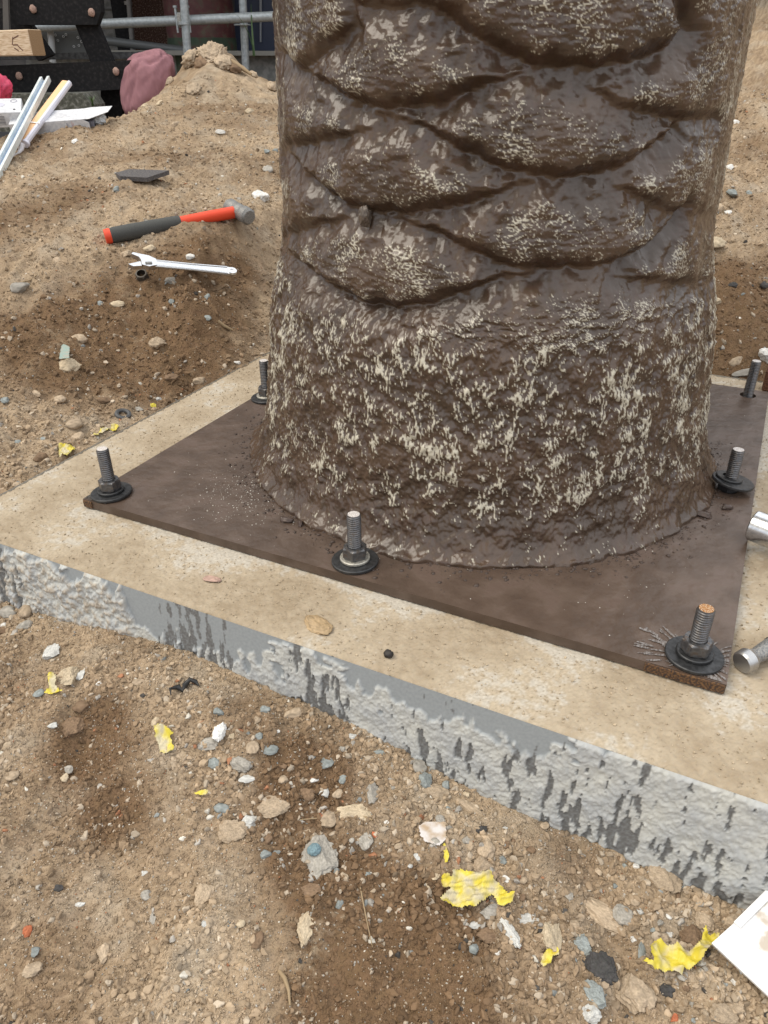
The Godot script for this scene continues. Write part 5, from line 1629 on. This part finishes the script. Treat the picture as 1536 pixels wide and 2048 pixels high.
func build_litter() -> void:
	var m := vmat(0.45, 0.5)
	m.cull_mode = BaseMaterial3D.CULL_DISABLED
	m.backlight_enabled = true
	m.backlight = Color(0.25, 0.22, 0.02)
	var yel := Color(0.60, 0.515, 0.05)
	var fad := Color(0.50, 0.46, 0.30)
	var grp := "torn yellow tape scraps on the soil"
	var tapes := [
		[[880, 1758, 890, 1750, 903, 1756, 902, 1772, 905, 1742, 925, 1742, 960, 1752, 985, 1766, 1005, 1782, 1017, 1793, 1030, 1797, 1028, 1808, 1012, 1815, 998, 1815, 985, 1800, 968, 1812, 945, 1830, 915, 1832, 900, 1822, 882, 1820, 878, 1812, 892, 1795, 902, 1785, 884, 1793], 0.003, 0.016, 0.28, "large torn yellow tape scrap with printed stripes beside mortar chunks"],
		[[1273, 1940, 1285, 1935, 1300, 1942, 1288, 1912, 1298, 1900, 1315, 1895, 1330, 1900, 1350, 1897, 1370, 1908, 1385, 1902, 1398, 1888, 1405, 1860, 1415, 1875, 1440, 1868, 1436, 1882, 1418, 1905, 1402, 1930, 1385, 1945, 1362, 1950, 1366, 1965, 1345, 1958, 1325, 1960, 1300, 1958], 0.003, 0.02, 0.12, "crumpled bright yellow tape touching the white board"],
		[[1080, 1926, 1085, 1912, 1098, 1900, 1110, 1894, 1119, 1905, 1116, 1918, 1104, 1920, 1100, 1935, 1088, 1942, 1079, 1938], 0.002, 0.010, 0.2, "small curled yellow tape scrap left of the black cinder"],
		[[885, 1688, 891, 1686, 893, 1700, 899, 1714, 896, 1728, 889, 1730, 887, 1712], 0.002, 0.006, 0.2, "narrow yellow tape shred below the white tile fragment"],
		[[384, 1590, 398, 1585, 417, 1582, 414, 1594, 402, 1596, 392, 1594], 0.002, 0.005, 0.1, "tiny yellow tape shred alone among tan pebbles"],
		[[308, 1462, 320, 1455, 338, 1462, 350, 1470, 342, 1478, 350, 1500, 335, 1512, 320, 1505, 312, 1480], 0.003, 0.008, 0.45, "faded yellow tape scrap near the white plaster lump"],
		[[97, 1352, 107, 1348, 116, 1360, 112, 1370, 122, 1382, 130, 1394, 108, 1392, 88, 1392, 98, 1376], 0.003, 0.009, 0.35, "twisted yellow tape scrap beside the chunky cream stone"],
		[[117, 893, 135, 893, 152, 900, 153, 910, 140, 918, 122, 926, 118, 910], 0.006, 0.008, 0.3, "square yellow tape scrap tucked against the slab edge"],
		[[186, 873, 200, 862, 225, 852, 240, 852, 236, 858, 210, 868, 192, 876], 0.004, 0.005, 0.25, "thin yellow tape strip along the slab edge"],
		[[300, 812, 312, 809, 314, 815, 303, 817], 0.003, 0.003, 0.1, "tiny yellow tape bit by the slab edge beside the grey ring"],
	]
	var k := 0
	for t in tapes:
		k += 1
		var r := scrap_mesh(t[0], t[1], t[2], 300 + k * 7, t[3], yel, fad)
		single("tape_scrap", t[4], "tape scrap", r[0], m, r[1], Basis.IDENTITY, grp)
	# white tile fragment
	var paper := vmat(0.5, 0.5)
	paper.cull_mode = BaseMaterial3D.CULL_DISABLED
	var f := scrap_mesh([836, 1652, 850, 1643, 893, 1643, 893, 1680, 878, 1692, 850, 1684, 840, 1672], 0.0, 0.0006, 411, 0.15, Color(0.60, 0.59, 0.56), Color(0.42, 0.33, 0.22), on_ground(865, 1665).y + 0.007)
	single("tile_fragment", "broken white tile fragment with tan dirt along one side", "tile", f[0], paper, f[1])
	var g := scrap_mesh([122, 692, 127, 687, 140, 694, 139, 716, 117, 719], 0.0, 0.0006, 412, 0.1, Color(0.27, 0.38, 0.33), Color(0.35, 0.36, 0.30), on_ground(128, 705).y + 0.012)
	single("tile_shard", "pale green tile shard standing in the soil above the slab", "tile", g[0], paper, g[1])
	# white board in the corner
	var b0 := on_ground(1416, 1906)
	var b1 := on_ground(1503, 1832)
	var b2 := on_ground(1560, 2044)
	b0.y += 0.022
	b1.y += 0.030
	b2.y += 0.022
	var bx := (b1 - b0)
	var bz := (b2 - b0)
	var nn := bz.cross(bx).normalized()
	if nn.y < 0.0:
		nn = -nn
	var ex := bx.normalized()
	var ez := nn.cross(ex).normalized() * -1.0
	if ez.dot(bz) < 0.0:
		ez = -ez
	var wbd := thing("white_board", "dirty white folded board lying on the soil by the slab", "board", b0)
	var w := bx.length()
	var skew := bz.dot(ex) / bz.dot(ez)
	var board_mat := noise_mat(421, 0.012, [[0.25, Color(0.46, 0.41, 0.35)], [0.42, Color(0.68, 0.68, 0.68)], [0.7, Color(0.74, 0.745, 0.75)]], 4.0, 0.5)
	var outline := func(u0: float, u1: float, v0: float, v1: float) -> PackedVector2Array:
		return PackedVector2Array([Vector2(u0 + skew * v0, v0), Vector2(u1 + skew * v0, v0), Vector2(u1 + skew * v1, v1), Vector2(u0 + skew * v1, v1)])
	var bb := Basis(ex, ez, ex.cross(ez))
	var clean := mat(Color(0.72, 0.725, 0.73), 0.45)
	part(wbd, "folded_rim", prism(outline.call(0.0, w * 0.44, 0.0, 0.24), 0.004), clean, Vector3.ZERO, bb)
	var crease := bb * Vector3(w * 0.44, 0, 0)
	part(wbd, "board_sheet", prism(outline.call(0.0005, w * 0.95, 0.0, 0.24), 0.004), board_mat, crease, bb * Basis(Vector3(skew, 1, 0).normalized(), 0.16))
	part(wbd, "turned_edge", prism(outline.call(0.003, w * 0.95, 0.0, 0.009), 0.003), clean, crease + nn * 0.0042, bb * Basis(Vector3(skew, 1, 0).normalized(), 0.16))
	# white plaster lump, black scrap, small ball on the slab
	var wl := on_ground(440, 1468)
	single("plaster_lump", "small knobbly white plaster lump on the soil", "plaster", stone_mesh(431, 3, 3, Vector3(0.010, 0.008, 0.018), 0.20, Color(0.72, 0.72, 0.70)), vmat(0.8), wl + Vector3(0, 0.005, 0), Basis(Vector3.UP, 0.5))
	var bs := on_ground(372, 1378)
	var bk := thing("black_scrap", "twisted black plastic scrap on the soil before the slab", "plastic scrap", bs)
	var path := []
	for q in [[347, 1376, 0.004], [358, 1380, 0.008], [366, 1384, 0.004], [372, 1378, 0.010], [382, 1370, 0.012], [392, 1368, 0.006], [398, 1372, 0.003]]:
		path.append(on_ground(q[0], q[1]) + Vector3(0, q[2], 0) - bs)
	part(bk, "strip", tube(path, [0.002, 0.005, 0.003, 0.005, 0.0035, 0.004, 0.001], 7), mat(Color(0.015, 0.015, 0.016), 0.5))
	part(bk, "tail", tube([path[1], path[1] + Vector3(-0.006, 0.004, 0.012), path[1] + Vector3(0.002, 0.001, 0.02)], [0.003, 0.002, 0.001], 6), mat(Color(0.015, 0.015, 0.016), 0.5))
	var bp := on_level(777, 1312, SLAB_Y)
	single("dark_pellet", "small black lump alone on the sandy slab top", "lump", stone_mesh(441, 2, 4, Vector3(0.0072, 0.006, 0.0068), 0.12, Color(0.03, 0.026, 0.024)), vmat(0.6), bp + Vector3(0, 0.0045, 0))
	var sc := on_level(636, 1252, SLAB_Y)
	single("stone_chip", "glassy tan stone chip pressed into the slab top", "stone chip", stone_mesh(442, 3, 8, Vector3(0.027, 0.008, 0.016), 0.05, Color(0.36, 0.26, 0.15)), vmat(0.5), sc + Vector3(0, 0.002, 0), Basis(Vector3.UP, -0.35))
	var pc := on_level(424, 1160, SLAB_Y)
	single("stone_chip", "thin pinkish stone chip on the slab top", "stone chip", stone_mesh(443, 2, 6, Vector3(0.016, 0.004, 0.009), 0.05, Color(0.40, 0.27, 0.22)), vmat(0.8), pc + Vector3(0, 0.0015, 0), Basis(Vector3.UP, 0.2))
	# twigs and the root on the heap
	var twig := mat(Color(0.30, 0.22, 0.13), 0.85)
	var i := 0
	for t in [[[436, 640, 448, 652, 465, 664], 0.0045, "pale broken twig on the slope below the wrench"], [[558, 1940, 570, 1960, 578, 1985, 580, 2012], 0.0024, "thin curved twig on the soil beside the damp patch"], [[440, 92, 462, 100, 482, 112, 500, 124], 0.013, "thick pale root sticking out of the soil heap top"], [[745, 1640, 690, 1620, 655, 1635, 600, 1642], 0.0014, "hair thin dark root across the flat cream stone"], [[715, 1745, 725, 1800, 735, 1850, 745, 1895], 0.0009, "hair thin pale root fibre on the damp soil"], [[40, 566, 60, 560, 75, 552], 0.002, "short thin twig on the slope left of the hollow"]]:
		i += 1
		var pts := []
		var org := on_ground(t[0][0], t[0][1])
		for e in range(0, t[0].size(), 2):
			var q := on_ground(t[0][e], t[0][e + 1]) + Vector3(0, t[1] * 0.8 + (0.004 if e > 0 else 0.0), 0)
			if i == 3:
				q = on_ground(440, 118) + (at(t[0][e], t[0][e + 1], 3.8) - at(440, 95, 3.8))
			pts.append(q - org)
		single("twig", t[2], "twig", tube(pts, [t[1], t[1] * 1.1, t[1] * 0.8, t[1] * 0.5], 8), twig, org)

# ---------------------------------------------------------------- scuffs, crumbs and flecks on the plate and trunk
func patch_mesh(x0: float, x1: float, z0: float, z1: float, y: float, sd: int, cut: float, pull: Callable, a: Color, b: Color) -> ArrayMesh:
	var step := 0.0011
	var nx := int((x1 - x0) / step)
	var nz := int((z1 - z0) / step)
	var n := noise(sd, 60.0, 4)
	var n2 := noise(sd + 1, 160.0, 2)
	var st := begin()
	for j in nz:
		for i in nx:
			var x := x0 + i * step
			var z := z0 + j * step
			var nv := n.get_noise_2d(x, z * 2.0)
			if sd == 501:       # brush strokes running away from the bolt
				var dv := Vector2(x - 0.54, z - 0.54)
				nv = n.get_noise_2d(dv.angle() * 0.11, dv.length() * 0.35) * 1.3
			if nv + float(pull.call(x, z)) < cut:
				continue
			st.set_color(a.lerp(b, clampf(0.5 + n2.get_noise_2d(x * 2.0, z * 0.4), 0.0, 1.0)))
			for e in [[0, 0], [1, 0], [0, 1], [1, 0], [1, 1], [0, 1]]:
				st.set_normal(Vector3.UP)
				st.add_vertex(Vector3(x + e[0] * step, y, z + e[1] * step))
	return st.commit()

func build_plate_details() -> void:
	var plate: Node3D = get_node("base_plate")
	var trunk: Node3D = get_node("sculpted_trunk")
	var bare := vmat(0.45, 0.5)
	bare.metallic = 0.5
	var rust := noise_mat(131, 0.04, [[0.3, Color(0.035, 0.022, 0.016)], [0.55, Color(0.095, 0.047, 0.020)], [0.78, Color(0.17, 0.09, 0.035)]], 11.0, 0.85)
	var s1 := part(plate, "scraped_patch", patch_mesh(0.46, 0.5855, 0.49, 0.5775, 0.0012, 501, 0.0, func(x: float, z: float) -> float: return 0.22 - Vector2(x - 0.55, z - 0.548).length() * 6.5, Color(0.10, 0.082, 0.073), Color(0.23, 0.215, 0.21)), vmat(0.6))
	s1.set_meta("label", "scraped bare steel around the corner bolt")
	var s2 := part(plate, "bare_corner", patch_mesh(-0.5755, -0.52, 0.535, 0.5775, 0.0012, 502, 0.0, func(x: float, z: float) -> float: return 0.35 - Vector2(x + 0.575, z - 0.577).length() * 8.0, Color(0.04, 0.04, 0.04), Color(0.16, 0.14, 0.12)), bare)
	s2.set_meta("label", "unpainted dark corner of the plate")
	part(plate, "rusty_edge", box(Vector3(0.105, 0.0155, 0.003), 0.001), rust, Vector3(0.5335, -0.0085, 0.5801))
	part(plate, "rusty_edge", box(Vector3(0.022, 0.0155, 0.003), 0.001), rust, Vector3(-0.5655, -0.0085, 0.5801))
	# brown putty crumbs and pale flecks
	var rng := RandomNumberGenerator.new()
	rng.seed = 99
	for kind in 2:
		var mesh := stone_mesh(700 + kind, 1, 4, Vector3(1, 0.55, 0.8), 0.12, Color(1, 1, 1))
		var buf := PackedFloat32Array()
		var count := 0
		for k in 1500 if kind == 0 else 900:
			var a := rng.randf_range(-1.5, 2.0)
			var x := 0.0
			var z := 0.0
			var r := 0.0
			var c := Color(0.06, 0.042, 0.034)
			if kind == 0:
				var d := 0.492 + absf(rng.randfn()) * 0.028
				x = TRUNK_C.x + sin(a) * d
				z = cos(a) * d
				r = 0.0008 + 0.0045 * pow(rng.randf(), 5.0)
			else:
				if rng.randf() < 0.55:
					x = rng.randfn() * 0.06 - 0.30
					z = rng.randfn() * 0.06 + 0.42
				else:
					x = rng.randf_range(-0.56, 0.56)
					z = rng.randf_range(-0.5, 0.56)
				if Vector2(x - TRUNK_C.x, z).length() < 0.5:
					continue
				r = 0.0005 + 0.0011 * pow(rng.randf(), 4.0)
				c = Color(0.55, 0.52, 0.47)
			if maxf(absf(x), absf(z)) > 0.57:
				continue
			var b := Basis(Vector3.UP, rng.randf() * 6.3).scaled_local(Vector3.ONE * r)
			buf.append_array([b.x.x, b.y.x, b.z.x, x, b.x.y, b.y.y, b.z.y, 0.0002, b.x.z, b.y.z, b.z.z, z, c.r, c.g, c.b, 1.0])
			count += 1
		var mm := MultiMesh.new()
		mm.transform_format = MultiMesh.TRANSFORM_3D
		mm.use_colors = true
		mm.mesh = mesh
		mm.instance_count = count
		mm.buffer = buf
		var o := MultiMeshInstance3D.new()
		o.name = ["putty_crumbs", "plaster_flecks"][kind]
		o.multimesh = mm
		o.material_override = vmat(0.5 if kind == 0 else 0.9)
		o.set_meta("kind", "stuff")
		o.set_meta("label", ["brown putty crumbs around the foot of the trunk", "pale plaster flecks sprinkled on the brown plate"][kind])
		o.set_meta("category", ["crumbs", "flecks"][kind])
		add_child(o)
	# white filler bead left of the trunk foot
	var wp := []
	for q in [[524, 912], [534, 925], [546, 938], [558, 952], [572, 968], [577, 980], [568, 1000]]:
		wp.append(on_level(q[0], q[1], 0.004))
	var org: Vector3 = wp[0]
	for k in wp.size():
		wp[k] -= org
	single("filler_bead", "thin white filler bead curving beside the trunk foot", "filler", tube(wp, [0.005, 0.0018, 0.0015, 0.0018, 0.0022, 0.003, 0.004], 8), mat(Color(0.62, 0.60, 0.57), 0.7), org)
	# knob stuck in a groove
	var uv := trunk_uv((728 - 540) * 1.6, 436 * 1.6)
	var ang := uv.x / 0.42
	var out := Vector3(sin(ang), 0, cos(ang))
	part(trunk, "embedded_knob", stone_mesh(801, 3, 6, Vector3(0.011, 0.018, 0.009), 0.10, Color(0.10, 0.08, 0.065)), vmat(0.3), out * 0.388 + Vector3(0, uv.y, 0), Basis(Vector3.UP.cross(out), Vector3.UP, out))
	# loose lip of putty at the front of the foot
	for q in [[1150, 1098, 0.030], [1185, 1098, 0.026], [1215, 1082, 0.02], [1130, 1104, 0.02], [575, 1040, 0.014], [600, 1048, 0.010], [1405, 1030, 0.02], [1455, 1015, 0.012]]:
		var p := on_level(q[0], q[1], 0.003)
		part(trunk, "putty_lump", stone_mesh(820 + int(q[0]), 2, 5, Vector3(q[2], 0.006, q[2] * 0.5), 0.16, Color(0.07, 0.05, 0.042)), vmat(0.4), p - TRUNK_C, Basis(Vector3.UP, q[0] * 0.7))
